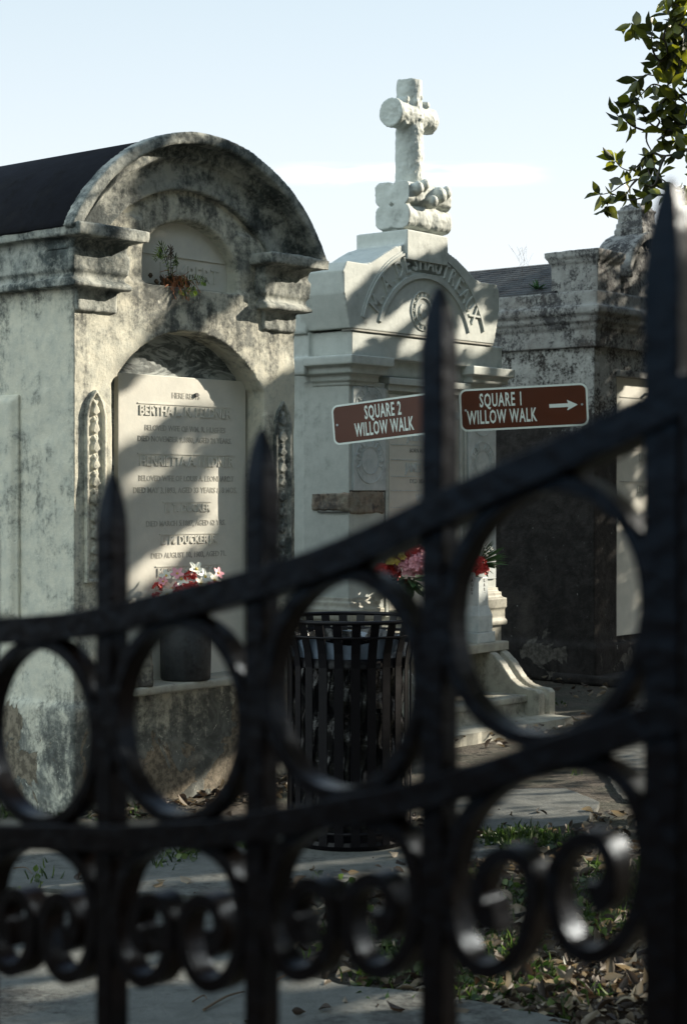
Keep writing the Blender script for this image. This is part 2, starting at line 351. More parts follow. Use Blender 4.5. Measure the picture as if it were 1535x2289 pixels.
def slab(name, poly_px, z=.025, seed=0, mat='concrete', world=None):
    pts = world or [px_gnd(*p) for p in poly_px]; P = []; rr = random.Random(seed)
    n = len(pts)
    for i in range(n):
        a = Vector(pts[i]); b = Vector(pts[(i+1) % n]); k = max(2, int((b-a).length/.05))
        for j in range(k):
            q = a.lerp(b, j/k); P.append((q.x+rr.uniform(-.008, .008), q.y+rr.uniform(-.008, .008)))
    n = len(P); mb = MB()
    mb.add([(x, y, z) for x, y in P]+[(x, y, -.05) for x, y in P], [tuple(range(n))]+[(i, i+n, (i+1)%n+n, (i+1)%n) for i in range(n)])
    return tag(mb.build(name, M[mat]), kind='structure')
slab('pavement_slab', None, .030, 1, world=[(-2.6, 3.2), (.75, 3.2), (.62, 4.95), (.24, 5.22), (-.02, 5.30), (-.205, 5.50), (-.30, 6.35), (-1.6, 6.62), (-2.9, 6.8)])
slab('pavement_slab', None, .026, 2, world=[(-2.9, 6.88), (-1.6, 6.70), (-.32, 6.44), (-.36, 7.2), (-.50, 7.55), (-1.6, 7.75), (-2.9, 7.9)])
slab('pavement_slab', None, .024, 3, world=[(.50, 7.75), (.80, 7.72), (1.08, 7.95), (1.22, 8.45), (1.10, 8.85), (.62, 8.8), (.42, 8.3)])
slab('pavement_slab', None, .022, 4, world=[(.33, 7.2), (.62, 7.15), (.66, 7.5), (.5, 7.66), (.30, 7.6)])
slab('pavement_slab', None, .03, 5, world=[(-.34, 6.75), (.42, 6.62), (.40, 7.05), (.25, 8.05), (-.42, 8.1)])
slab('pavement_slab', None, .012, 6, mat='concrete', world=[(1.35, 8.6), (3.2, 8.0), (4.6, 11.2), (3.4, 13.2), (2.05, 12.2), (1.45, 10.9)])
slab('tomb_kerb', None, .05, 7, mat='marblebase', world=[tuple(row(2.6, -.25).xy), tuple(row(2.6, -.1).xy), tuple(row(4.3, -.02).xy), tuple(row(4.35, -.25).xy)])

# ================================================================== TOMB 1 : barrel-roofed plaster tomb at the left
T1, m1_ = row_thing('family_tomb', 'barrel-roofed cream and grey plaster tomb with arched niche, nearest at the left', 'tomb', 0, 0, 'family tombs in a row')
def T(): return m1_()
TC = .775; ZC = 2.22
b = T()
b.box(0, 1.54, -2.3, -.15, 0, 2.64)
b.box(0, .241, -.25, 0, 0, 2.64); b.box(1.298, 1.54, -.25, 0, 0, 2.64); b.box(.2, 1.35, -.25, -.005, 0, .545)
def archz(t, tc, hw, zs, rise):
    x = min(1, abs(t-tc)/hw); rr = (hw*hw+rise*rise)/(2*rise); return zs+rise-rr+math.sqrt(max(0, rr*rr-(x*hw)**2))
n = 30; t0, t1 = .235, 1.304
for i in range(n):
    a = t0+(t1-t0)*i/n; c = t0+(t1-t0)*(i+1)/n; e = .004
    b.prism([(a-e, archz(a, .77, .53, 2.0, .284)), (c+e, archz(c, .77, .53, 2.0, .284)), (c+e, 2.50), (a-e, 2.50)], -.25, 0)
# field round the tympanum opening
def tymz(t): x = min(1, abs(t-.785)/.345); return 2.56+.27*math.sqrt(max(0, 1-x*x))
for i in range(n):
    a = .43+(1.14-.43)*i/n; c = .43+(1.14-.43)*(i+1)/n
    b.prism([(a-.004, tymz(a)), (c+.004, tymz(c)), (c+.004, 3.1), (a-.004, 3.1)], -.25, -.03)
b.box(0.06, .45, -.25, -.012, 2.45, 2.8); b.box(1.12, 1.48, -.25, -.012, 2.45, 2.8)
b.ring(TC, ZC, .615, .93, R(32), R(148), -.3, -.03)
b.box(.3, 1.3, -.3, -.1, 2.4, 3.0)
# plinth
b.box(-.022, 1.562, -2.3, .0, 0, .52); b.box(-.022, .25, -.3, .022, 0, .52); b.box(1.29, 1.562, -.3, .022, 0, .52)
b.build('wall', M['plaster'], T1, voxel=.013, amp=.0055, freq=3.5, jit=2.2)
# pediment rings
b = T()
b.ring(TC, ZC, .962, 1.020, R(28), R(152), .060, .125); b.ring(TC, ZC, .962, .99, R(28), R(152), -.12, .07)
b.ring(TC, ZC, .905, .975, R(28), R(152), -.12, .045)
b.ring(TC, ZC, .755, .915, R(25), R(155), -.12, .005)
b.ring(TC, ZC, .895, .925, R(25), R(155), -.12, .022)
b.build('pediment', M['pediment'], T1, voxel=.010, amp=.005, freq=5, jit=2.5)
# cornice : two caps in front and the returns along the sides
b = T()
for s, ta, tb in ((0, -.10, .35), (1, 1.20, 1.66)):
    b.box(ta, tb, -.2, .14, 2.660, 2.716)
    i0, i1 = (ta+.03, tb-.03) if s == 0 else (ta+.03, tb-.03)
    b.prism_a([(-.2, 2.59), (.040, 2.59), (.044, 2.635), (.075, 2.665), (-.2, 2.665)], i0+.02, i1-.025)
    b.prism_a([(-.2, 2.51), (.046, 2.51), (.050, 2.53), (.056, 2.585), (.054, 2.60), (-.2, 2.60)], i0+.015, i1-.02)
    b.box(i0+.03, i1-.035, -.2, .035, 2.46, 2.52)
    b.prism_a([(-.2, 2.435), (.070, 2.435), (.074, 2.455), (.045, 2.475), (-.2, 2.475)], i0+.01, i1-.02)
    b.box(max(.004, i0+.05), min(1.536, i1-.06), -.1, .016, 2.33, 2.44)
for z0, z1, o in ((2.660, 2.714, .098), (2.588, 2.666, .048), (2.512, 2.60, .053), (2.458, 2.52, .038), (2.437, 2.473, .058)):
    b.box(-o, .1, -2.36, .0, z0, z1); b.box(1.44, 1.54+o, -2.36, .0, z0, z1)
b.build('cornice', M['pediment'], T1, voxel=.0085, amp=.006, freq=5, jit=3)
b = T(); b.ring(TC, ZC, .992, 1.006, R(28.5), R(151.5), -2.4, .062, 64); b.build('roof', M['roof'], T1, amp=.004, freq=2, smooth=True)
# side panel proud of the wall
b = T(); b.box(-.035, .05, -1.9, -.40, .93, 1.93); b.box(-.018, .05, -1.93, -.37, .90, 1.96); b.build('side_panel', M['plaster'], T1, voxel=.012, amp=.004, freq=4)
# niche: dark marble lining, tablet, ledge
b = T(); 
for i in range(n):
    a = .25+(1.29-.25)*i/n; c = .25+(1.29-.25)*(i+1)/n
    b.prism([(a, 2.0), (c, 2.0), (c, archz(c, .77, .53, 2.0, .284)+.02), (a, archz(a, .77, .53, 2.0, .284)+.02)], -.18, -.132)
b.box(.25, 1.29, -.18, -.134, .5, 2.0)
b.build('niche_lining', M['darkmarble'], T1)
b = T(); b.box(.375, 1.275, -.14, -.105, .56, 2.07); tab = b.build('inscription_tablet', M['tablet'], T1, bevel=.003)
TD = -.105
lines = [('HERE RESTS', .835, 1.975, .040, 0), ('BERTHA L. N. FELDNER', .835, 1.895, .066, 1), ('BELOVED WIFE OF WM. R. HUGHES', .835, 1.812, .038, 0),
         ('DIED NOVEMBER 9.1880, AGED 24 YEARS.', .835, 1.758, .038, 0), ('HENRIETTA A. FELDNER', .845, 1.650, .068, 1), ('BELOVED WIFE OF LOUIS A. LEONHARDT', .845, 1.566, .038, 0),
         ('DIED MAY 3.1893, AGED 33 YEARS & 8 MOS.', .84, 1.508, .040, 0), ('E. T. DUCKER', .845, 1.420, .056, 1), ('DIED MARCH 5.1887, AGED 62 YRS.', .84, 1.345, .038, 0),
         ('E. M. DUCKER JR.', .86, 1.262, .056, 1), ('DIED AUGUST 10, 1903, AGED 71.', .86, 1.188, .038, 0), ('MRS. E. M. DUCKER', .86, 1.105, .056, 1), ('DIED SEPT. 20, 1914, AGED 89.', .87, 1.03, .040, 0)]
big = T(); small = T(); band = T()
for s_, ct, cz, sz, kind in lines:
    v, f = text_mesh(s_, sz, .003, 1.0); wd = max(p[0] for p in v)-min(p[0] for p in v)
    maxw = .80 if not kind else .66
    sxx = min(.95, maxw/wd)
    if kind:
        add_text(big, s_, ct, TD+.002, cz, sz, .0028, sxx, .0012)
        hw = wd*sxx/2+.012
        band.box(ct-hw, ct+hw, TD-.001, TD+.0035, cz+sz*.50, cz+sz*.50+.006)
    else: add_text(small, s_, ct, TD+.0006, cz, sz, .0009, sxx, .0006)
big.build('lettering', M['tablet'], tab); band.build('border', M['tablet'], tab)
small.build('lettering', M['lettering'], tab)
b = T(); b.lathe([(.010, 0), (.010, .008)], 0, 0, 12); b.v = [(0,0,0)]*0 or b.v
cx_, cz_ = .905, 1.985
b2 = T(); P = []; 
b2.add([(cx_+.011*math.cos(a*math.pi/6), TD+.003+q, cz_+.011*math.sin(a*math.pi/6)) for q in (0, .008) for a in range(12)], [tuple(range(12)), tuple(range(23, 11, -1))]+[(i, (i+1)%12, (i+1)%12+12, i+12) for i in range(12)])
b2.build('hook_hole', M['letterblack'], tab)
# tympanum plaque
b = T(); b.box(.44, 1.13, -.12, -.088, 2.47, 2.84); pl = b.build('name_plaque', M['tablet'], T1)
b = T(); add_text(b, 'LAMBERT', .84, -.086, 2.58, .105, .004, .95, .001); b.box(.47, 1.10, -.089, -.082, 2.655, 2.662); b.box(.47, 1.10, -.089, -.082, 2.512, 2.520); b.build('lettering', M['tablet'], pl)
# ledge slab
b = T(); b.box(.262, 1.285, -.14, .125, .548, .588); b.build('ledge', M['marblebase'], T1, voxel=.008, amp=.003, freq=5)
# carved relief strips on the pilasters
def relief(tc):
    b = T(); hw = .062
    pts = [(tc-hw, 1.08), (tc+hw, 1.08), (tc+hw, 1.86), (tc+hw*.7, 1.92), (tc, 1.975), (tc-hw*.7, 1.92), (tc-hw, 1.86)]
    for i in range(len(pts)):                # raised frame
        a = Vector(pts[i]); c = Vector(pts[(i+1) % len(pts)]); ctr = Vector((tc, 1.5))
        def inn(p): return Vector((tc+(p.x-tc)*.76, 1.5+(p.y-1.5)*.965))
        ai, ci = inn(a), inn(c)
        b.prism([tuple(a), tuple(c), tuple(ci), tuple(ai)], -.02, .018)
    b.prism(pts, -.02, .004)
    r_ = random.Random(int(tc*100)); z = 1.13; k = 0
    while z < 1.90:                          # leaves and knots of the ornament
        w_ = r_.uniform(.022, .032); h_ = r_.uniform(.03, .045)
        b.prism([(tc-w_, z+h_*.3), (tc-w_*.2, z-.002), (tc+w_, z+h_*.4), (tc+w_*.5, z+h_), (tc, z+h_*1.35), (tc-w_*.6, z+h_)], 0, .017)
        z += h_*1.5; 
        b.prism([(tc-.018, z), (tc-.004, z-.012), (tc+.004, z+.004), (tc-.01, z+.014)], 0, .013); b.prism([(tc+.018, z), (tc+.004, z-.012), (tc-.002, z+.004), (tc+.01, z+.014)], 0, .013)
        z += .022
    return b.build('carved_panel', M['pediment'] if tc > 1 else M['plaster'], T1, voxel=.0042, amp=.0015, freq=12)
relief(.125); relief(1.435)

# ================================================================== TOMB 2 : marble tomb with the log cross
T2, m2_ = row_thing('family_tomb', 'pale marble tomb with arched name band, topped by a log cross', 'tomb', 3.096, -.9, 'family tombs in a row')
def Q(): return m2_()
D2 = -.9; CT = 3.83
b = Q()
b.box(3.14, 4.66, -3.1, -.95, 0, 2.50)
for ta, tb in ((3.096, 3.47), (4.34, 4.709)):
    b.box(ta, tb, -1.28, D2, .70, 2.20); b.box(ta, tb, -3.1, -2.7, .70, 2.2)
b.box(3.44, 4.36, -1.1, -.905, 2.24, 2.5)
b.build('wall', M['marble'], T2, voxel=.013, amp=.0016, freq=3)
b = Q()
def stack(mb, ta, tb, da, db, prof):         # prof: (z0,z1,out)
    for z0, z1, o in prof: mb.box(ta-o, tb+o, da, db+o, z0, z1)
capp = [(2.165, 2.20, .012), (2.195, 2.245, .03), (2.24, 2.295, .065), (2.29, 2.352, .10)]
for ta, tb in ((3.10, 3.33), (4.40, 4.705)):
    b = Q(); stack(b, ta, tb, -1.20, D2, capp); b.build('capital', M['marble'], T2, voxel=.009, amp=.0014, freq=5)
b = Q()
b.box(3.0, 4.80, -1.30, -1.185, 2.24, 2.35)
b.box(3.05, 4.75, -3.12, -1.19, 2.33, 2.52)
b.box(3.075, 4.73, -1.35, D2+.04, 2.345, 2.508)
b.build('entablature', M['marble'], T2, voxel=.010, amp=.0014, freq=5)
# pediment block
half = [(3.045, 2.518), (2.985, 2.73), (2.975, 2.87), (3.01, 2.93), (3.20, 2.932), (3.27, 2.952), (3.38, 3.01), (3.49, 3.065), (3.605, 3.10), (3.605, 3.195)]
poly = half+[(2*CT-t_, z_) for t_, z_ in reversed(half)]
b = Q()
for i in range(len(half)-1):                 # convex slices
    (ta, za), (tb, zb) = half[i], half[i+1]
    if i < 3: continue
    if tb > ta+1e-4:
        b.prism([(ta-.002, 2.7), (tb+.002, 2.7), (tb+.002, zb), (ta-.002, za)], -1.24, -.85)
        b.prism([(2*CT-ta+.002, 2.7), (2*CT-tb-.002, 2.7), (2*CT-tb-.002, zb), (2*CT-ta+.002, za)], -1.24, -.85)
b.prism([half[0], half[1], half[2], half[3]]+[(2*CT-t_, z_) for t_, z_ in (half[3], half[2], half[1], half[0])], -1.24, -.85)
b.box(3.605, 2*CT-3.605, -1.25, -.83, 3.0, 3.195)
b.box(3.03, 4.63, -3.1, -1.2, 2.5, 2.72)
b.box(3.60, 2*CT-3.60, -1.24, -.845, 3.05, 3.12)
pd = b.build('pediment', M['marble'], T2, voxel=.010, amp=.0022, freq=4, jit=1)
# raised rings of the name band and the letters
ac, zc2 = CT, 2.38
b = Q(); b.ring(ac, zc2, .685, .70, R(18), R(162), -.87, -.838, 60); b.ring(ac, zc2, .515, .545, R(22), R(158), -.87, -.838, 60)
b.ring(ac, zc2, .70, .715, R(18), R(162), -.87, -.845, 60)
b.ring(3.80, 2.68, .085, .092, 0, 2*math.pi, -.87, -.842, 40); b.ring(3.80, 2.68, .125, .130, 0, 2*math.pi, -.87, -.843, 40)
b.build('arch_moulding', M['marble'], pd, smooth=False)
b = Q(); s_ = 'M.A.DESHAUTREAUX'
for i, ch in enumerate(s_):
    a = R(150)-R(120)*i/(len(s_)-1); rr = .617
    add_text(b, ch, ac+rr*math.cos(a), -.845, zc2+rr*math.sin(a), .155, .007, .74, .001, a-math.pi/2)
for i in range(14):
    a = 2*math.pi*i/14; add_text(b, 'SOUTHERNCHARIT'[i], 3.80+.107*math.cos(-a), -.846, 2.68+.107*math.sin(-a), .034, .004, .8, 0, -a-math.pi/2)
b.build('lettering', M['marble'], pd)
b = Q(); b.ring(3.80, 2.68, .0, .05, 0, 2*math.pi, -.87, -.846, 20); b.build('emblem', M['marble'], pd, voxel=.006, amp=.006, freq=30)
# joint lines between the courses
b = Q(); b.box(3.06, 4.60, -.93, -.848, 2.506, 2.516); b.box(3.085, 4.72, -.93, D2+.0415, 2.351, 2.356); b.build('mortar_joint', M['lettering'], T2)
# central tablet with frame
b = Q(); b.box(3.47, 4.35, -.95, -.915, .70, 2.17); b.build('niche_lining', M['marble'], T2)
b = Q(); b.box(3.455, 4.36, -.95, -.86, 2.19, 2.235); b.box(3.47, 4.345, -.95, -.88, 2.15, 2.19); b.box(4.27, 4.30, -.95, -.885, .7, 2.16); b.box(4.32, 4.345, -.95, -.885, .7, 2.16); b.box(3.46, 3.49, -.95, -.893, .7, 2.16)
b.build('tablet_frame', M['marble'], T2, bevel=.004)
b = Q(); b.box(3.50, 4.26, -.94, -.898, .74, 2.13); tb2 = b.build('inscription_tablet', M['tablet'], T2, bevel=.002)
b = Q(); sm = Q()
for s_, cz, sz, k in (('JULIA PERRET', 1.86, .085, 1), ('JAMES T. TRIST', 1.655, .085, 1), ('WM. C.', 1.455, .08, 1), ('JULIUS M.', 1.25, .08, 1), ('BORN AUG. 14, 1816', 1.77, .04, 0), ('DIED 1858, AGED 32', 1.57, .04, 0), ('DIED 1867', 1.37, .04, 0)):
    if k:
        add_text(b, s_, 3.88, -.896, cz, sz, .003, .75, .001); b.box(3.52, 4.24, -.899, -.895, cz+.052, cz+.057); b.box(3.52, 4.24, -.899, -.895, cz-.056, cz-.051)
    else: add_text(sm, s_, 3.88, -.8975, cz, sz, .001, .9, 0)
b.build('lettering', M['panelmarble'], tb2); sm.build('lettering', M['darkmarble'], tb2)
# side panels with wreaths of lettering
for pc, za, zb in ((3.29, 1.51, 2.163), (4.53, .9, 2.163)):
    b = Q(); b.box(pc-.165, pc+.165, -.95, -.888, za, zb); pn = b.build('wreath_panel', M['panelmarble'], T2, bevel=.003)
    b = Q()
    for zc_, wrd in ((2.03, 'DELIA MARY'), (1.70, 'AURORE PERRET')):
        k = len(wrd)
        for i, ch in enumerate(wrd):
            a = R(200)-R(220)*i/(k-1); add_text(b, ch, pc+.115*math.cos(a), -.886, zc_+.115*math.sin(a), .05, .004, .8, .001, a-math.pi/2)
        b.ring(pc, zc_, .085, .088, 0, 2*math.pi, -.89, -.884, 30)
        b.ring(pc, zc_, .142, .146, 0, 2*math.pi, -.89, -.884, 30)
    b.build('lettering', M['panelmarble'], pn)
# broken stone patch under the left panel
b = Q(); b.box(3.10, 3.445, -.95, -.893, 1.365, 1.505); b.box(3.088, 3.2, -1.2, -.90, 1.385, 1.49); b.build('broken_stone', M['rawstone'], T2, voxel=.008, amp=.009, freq=14)
b = Q(); b.box(3.10, 3.455, -.93, -.8985, 1.50, 1.512); b.box(3.452, 3.462, -.93, -.8985, 1.0, 1.512); b.box(3.086, 3.095, -1.15, -.9, 1.372, 1.378); b.build('crack', M['letterblack'], T2)
# pilaster bases, ledge, sub-base, consoles and bench
b = Q()
basep = [(.80, .84, .012), (.76, .81, .03), (.70, .77, .055), (.60, .705, .045), (.58, .62, .06)]
for ta, tb in ((3.096, 3.33), (4.42, 4.709)):
    b = Q(); stack(b, ta, tb, -1.25, D2, basep); b.build('pilaster_base', M['marblebase'], T2, voxel=.009, amp=.0016, freq=5)
b = Q(); b.box(3.02, 4.46, -1.0, -.62, .44, .502); b.build('ledge', M['marblebase'], T2, voxel=.009, amp=.002, freq=4)
b = Q(); b.box(3.2, 4.72, -3.1, -.86, 0, .60); b.build('base', M['marblebase'], T2, voxel=.02, amp=.002, freq=4)
def console(ta, tb):
    b = Q(); prof = [(-.95, 0), (-.95, .445), (-.64, .445), (-.60, .425), (-.53, .36), (-.47, .28), (-.41, .235), (-.34, .215), (-.265, .21), (-.245, .19), (-.245, 0)]
    wd = tb-ta
    for a, c, ins in ((ta, ta+wd*.36, 0), (ta+wd*.34, ta+wd*.66, .022), (ta+wd*.64, tb, 0)):
        pr_ = [(d_ - (ins if d_ > -.9 else 0), z_ - (ins if z_ > .1 else 0)) for d_, z_ in prof]
        for i in range(2, len(prof)-2):
            (da, za), (db, zb) = pr_[i], pr_[i+1]
            b.prism_a([(da-.003, 0), (db+.003, 0), (db+.003, zb), (da-.003, za)], a, c)
        b.prism_a([(-.95, 0), (pr_[2][0], 0), pr_[2], (-.95, pr_[1][1])], a, c)
    b.build('console', M['marblebase'], T2, voxel=.008, amp=.002, freq=5)
console(4.24, 4.44); console(3.10, 3.29)
b = Q(); b.box(3.28, 4.25, -.87, -.33, .13, .175); b.build('seat_slab', M['marblebase'], T2, voxel=.009, amp=.002, freq=4)
b = Q(); b.box(3.28, 4.25, -.87, -.355, 0, .132); b.box(3.25, 4.25, -.85, -.30, 0, .04); b.build('seat_base', M['marblebase'], T2, voxel=.012, amp=.002, freq=4)
# log stack and log cross
def logs(mb, cs, along, L0, L1, other, r):
    pass
b = Q()
for dz, z_ in ((0, 3.285), (1, 3.44)):
    for k, dd in enumerate((-1.03, -.90)):
        pts = [(3.60+(.02 if dz else 0)+i*.05, 0, 0) for i in range(10)]
        P = []
        for i in range(10):
            t_ = 3.615+.47*i/9
            rr = .076*(1+.04*math.sin(i*2.1+k+dz))
            for q in range(14):
                a = 2*math.pi*q/14; P.append((t_, dd+rr*math.copysign(abs(math.cos(a))**.62, math.cos(a)), z_+rr*math.copysign(abs(math.sin(a))**.62, math.sin(a))))
        b.add(P, [(i*14+q, i*14+(q+1)%14, (i+1)*14+(q+1)%14, (i+1)*14+q) for i in range(9) for q in range(14)]+[tuple(range(13, -1, -1)), tuple(126+q for q in range(14))])
b.box(3.64, 4.04, -1.06, -.88, 3.18, 3.5)
for t_, d_, z_, r_ in ((3.70, -.815, 3.47, .045), (3.93, -.81, 3.45, .055), (4.02, -.82, 3.48, .04), (3.84, -.80, 3.40, .04), (3.78, -.82, 3.50, .04)):
    b.add([(t_+r_*math.cos(q)*math.cos(p), d_+r_*math.sin(q)*math.cos(p)*.8, z_+r_*math.sin(p)) for p in (-1.3, -.6, 0, .6, 1.3) for q in [2*math.pi*k/10 for k in range(10)]],
          [(i*10+k, i*10+(k+1)%10, (i+1)*10+(k+1)%10, (i+1)*10+k) for i in range(4) for k in range(10)]+[tuple(range(10)), tuple(range(49, 39, -1))])
cr_base = b.build('log_stack', M['marble'], T2, voxel=.008, amp=.007, freq=14)
b = Q(); CD = -.985; cT = 3.83
def rod(mb, p0, p1, r0, r1, n=22, m=16):
    P = []; p0 = Vector(p0); p1 = Vector(p1); dr = (p1-p0).normalized(); e = Vector((0, 1, 0)) if abs(dr.y) < .5 else Vector((1, 0, 0)); g_ = dr.cross(e)
    for i in range(m):
        f_ = i/(m-1); c_ = p0.lerp(p1, f_); rr = r0+(r1-r0)*f_
        for k in range(n): a = 2*math.pi*k/n; P.append(tuple(c_+(e*math.cos(a)+g_*math.sin(a))*rr))
    mb.add(P, [(i*n+k, i*n+(k+1)%n, (i+1)*n+(k+1)%n, (i+1)*n+k) for i in range(m-1) for k in range(n)]+[tuple(range(n-1, -1, -1)), tuple((m-1)*n+k for k in range(n))])
rod(b, (cT, CD, 3.45), (cT, CD, 4.21), .098, .082); rod(b, (cT-.205, CD, 3.97), (cT+.215, CD, 3.97), .096, .088)
for i in range(16):                          # ivy climbing the shaft
    z_ = 3.55+i*.036; a = -.5+.5*math.sin(i*1.7); r_ = .020+.006*math.sin(i*2.3)
    c_ = (cT+.074*math.sin(a+.6), CD+.074*math.cos(a+.6), z_)
    b.add([(c_[0]+r_*math.cos(q)*math.cos(p), c_[1]+r_*math.sin(q)*math.cos(p), c_[2]+r_*math.sin(p)) for p in (-1.3, -.6, 0, .6, 1.3) for q in [2*math.pi*k/8 for k in range(8)]],
          [(i_*8+k, i_*8+(k+1)%8, (i_+1)*8+(k+1)%8, (i_+1)*8+k) for i_ in range(4) for k in range(8)]+[tuple(range(8)), tuple(range(39, 31, -1))])
for t_, z_ in ((cT-.12, 4.05), (cT+.10, 4.05), (cT-.05, 4.0), (cT+.16, 3.93), (cT-.14, 3.90)):
    rod(b, (t_, CD, z_), (t_+.01, CD+.078, z_+.01), .035, .02, 8, 3)
b.build('cross', M['marble'], T2, voxel=.0065, amp=.007, freq=24)

# ================================================================== TOMB 3 : dark mildewed tomb at the right
T3, m3_ = row_thing('family_tomb', 'dark mildewed plaster tomb with slate roof and stepped finial, farthest right', 'tomb', 6.457, -1.17, 'family tombs in a row')
def V(): return m3_()
c3 = 7.33; tr = 2*c3-6.457; D3 = -1.17
b = V(); b.box(6.457, tr, -3.7, -1.22, 0, 2.66); b.box(6.457, 6.80, -1.6, D3, 0, 2.66); b.box(2*c3-6.80, tr, -1.6, D3, 0, 2.66); b.box(6.7, tr-.2, -1.6, D3, 2.45, 2.66)
b.box(6.43, tr+.027, -3.72, D3+.03, 0, .30)
b.build('wall', M['greyplaster'], T3, voxel=.018, amp=.007, freq=3, jit=1.5)
b = V()
for z0, z1, o in ((2.635, 2.80, .03), (2.79, 2.835, .05), (2.83, 2.90, .075), (2.89, 2.955, .10), (2.965, 3.075, .06)):
    b.box(6.457-o, tr+o, -3.75, D3+o, z0, z1)
b.box(6.42, tr+.04, -3.7, D3+.04, 2.94, 2.98)
b.build('cornice', M['greycornice'], T3, voxel=.013, amp=.005, freq=5, jit=2)
b = V()
for ta, tb in ((6.44, 6.79), (2*c3-6.79, 2*c3-6.44)):
    b.box(ta, tb, -1.56, -1.13, 3.06, 3.33); b.box(ta-.02, tb+.02, -1.58, -1.11, 3.31, 3.35); b.box(ta-.035, tb+.035, -1.6, -1.10, 3.345, 3.40)
k = 24
for i in range(k):
    a = 6.93+(2*c3-2*6.93)*i/k; c = 6.93+(2*c3-2*6.93)*(i+1)/k
    zf = lambda t_: 3.20+.42*math.sqrt(max(0, 1-((t_-c3)/.41)**2))
    b.prism([(a-.003, 3.05), (c+.003, 3.05), (c+.003, zf(c)), (a-.003, zf(a))], -1.46, -1.19)
b.build('attic', M['greycornice'], T3, voxel=.013, amp=.006, freq=5, jit=2)
b = V(); b.ring(c3, 3.20, .36, .425, R(3), R(177), -1.48, -1.12, 30); b.build('gable_moulding', M['greycornice'], T3, voxel=.013, amp=.008, freq=6)
b = V()
fd = -1.30
for hw, z0, z1 in ((.135, 3.58, 3.65), (.122, 3.64, 3.70), (.112, 3.69, 3.80), (.122, 3.795, 3.815), (.098, 3.81, 3.84), (.075, 3.835, 3.86), (.045, 3.855, 3.875)):
    b.box(c3-hw, c3+hw, fd-hw, fd+hw, z0, z1)
b.build('finial', M['greycornice'], T3, voxel=.009, amp=.006, freq=6)
b = V(); zr = 3.44
for i in range(14):                          # slate courses, each lapping the one below
    f0 = i/14; f1 = (i+1)/14+.02
    for sgn in (-1, 1):
        ta = c3+sgn*(c3-6.41)*(1-f0); tb = c3+sgn*(c3-6.41)*(1-min(1, f1)); za = 3.07+(zr-3.07)*f0; zb = 3.07+(zr-3.07)*min(1, f1)
        b.prism([(ta, za+.002), (ta, za+.016), (tb, zb+.008), (tb, zb-.004)], -3.75, -1.5)
b.build('roof', M['slate'], T3)
b = V(); b.box(6.83, 2*c3-6.83, -1.25, -1.205, .35, 2.42); tb3 = b.build('inscription_tablet', M['tablet'], T3, bevel=.004)
b = V(); b.box(6.80, 2*c3-6.80, -1.25, -1.14, 2.42, 2.47); b.box(6.79, 6.835, -1.25, -1.19, .35, 2.42); b.box(2*c3-6.835, 2*c3-6.79, -1.25, -1.19, .35, 2.42); b.build('tablet_frame', M['greycornice'], T3, bevel=.005)
b = V()
for s_, cz, sz in (('FAMILY OF', 2.2, .07), ('LOUISA', 1.78, .09), ('EDWARD', 1.52, .09)):
    add_text(b, s_, c3, -1.203, cz, sz, .004, .8, .001); b.box(6.9, 2*c3-6.9, -1.206, -1.20, cz+.06, cz+.066)
rod(b, (c3-.02, -1.205, 2.30), (c3-.02, -1.17, 2.30), .012, .012, 8, 2)
b.build('lettering', M['lettering'], tb3)
b = V()
for i, ch in enumerate('R.UHL'):
    a = R(150)-R(110)*i/4; add_text(b, ch, c3+.30*math.cos(a), -1.188, 3.25+.26*math.sin(a), .11, .008, .9, .002, a-math.pi/2)
b.build('lettering', M['greycornice'], T3)
b = V(); b.box(6.36, tr+.3, -1.5, -.82, 0, .075); b.build('step', M['greyplaster'], T3, voxel=.014, amp=.004, freq=4)

# ================================================================== iron fence in front of the lens
Y0 = 1.6; SP = .187; FV = Vector((.7524, -.6587, 0)); FN = Vector((-.6587, -.7524, 0)); FP = Vector((-517/F*Y0, Y0, 0)); FA = math.atan2(-.6587, .7524)
def fk(x): xr = x-767.5; return (xr+517)/(349.1+.077*xr)
def fz(x, y): k = fk(x); return EYE+(1100-y)*(Y0*(1-.077*k))/F
fence = thing('iron_fence', 'black wrought iron cemetery gate fence with spear pickets, rings and scrolls, closest to the camera', 'fence', FP, FA)
TOP = [(-160, 1414), (20, 1410), (180, 1398), (300, 1376), (450, 1342), (585, 1308), (700, 1274), (800, 1236), (900, 1192), (985, 1150), (1110, 1092), (1250, 1030), (1400, 962), (1490, 918), (1600, 860)]
MID = [(-160, 1866), (50, 1866), (300, 1870), (520, 1858), (700, 1825), (930, 1784), (1040, 1752), (1200, 1702), (1300, 1668), (1445, 1620), (1560, 1580)]
def table(tb): return [(fk(x)*SP, fz(x, y)) for x, y in tb]
TT, MT = table(TOP), table(MID)
def zat(tb, s):
    xs_ = [p[0] for p in tb]; zs_ = [p[1] for p in tb]; return float(np.interp(s, xs_, zs_))
def bar(mb, pts, hh, hd, closed=False):      # flat bar swept through (s, z) points: hh half thickness in the plane, hd half depth
    n = len(pts); P = []
    for i in range(n):
        a = Vector(pts[(i-1) % n if closed else max(i-1, 0)]); c = Vector(pts[(i+1) % n if closed else min(i+1, n-1)]); d = (c-a).normalized(); nn = Vector((-d.y, d.x)); p = Vector(pts[i])
        h = hh if not isinstance(hh, list) else hh[i]
        for sn, dd in ((1, -1), (1, 1), (-1, 1), (-1, -1)): q = p+nn*h*sn; P.append((q.x, dd*hd, q.y))
    m = n if closed else n-1
    fs = [(i*4+k, i*4+(k+1)%4, ((i+1)%n)*4+(k+1)%4, ((i+1)%n)*4+k) for i in range(m) for k in range(4)]
    if not closed: fs += [(0, 1, 2, 3), ((n-1)*4+3, (n-1)*4+2, (n-1)*4+1, (n-1)*4)]
    mb.add(P, fs)
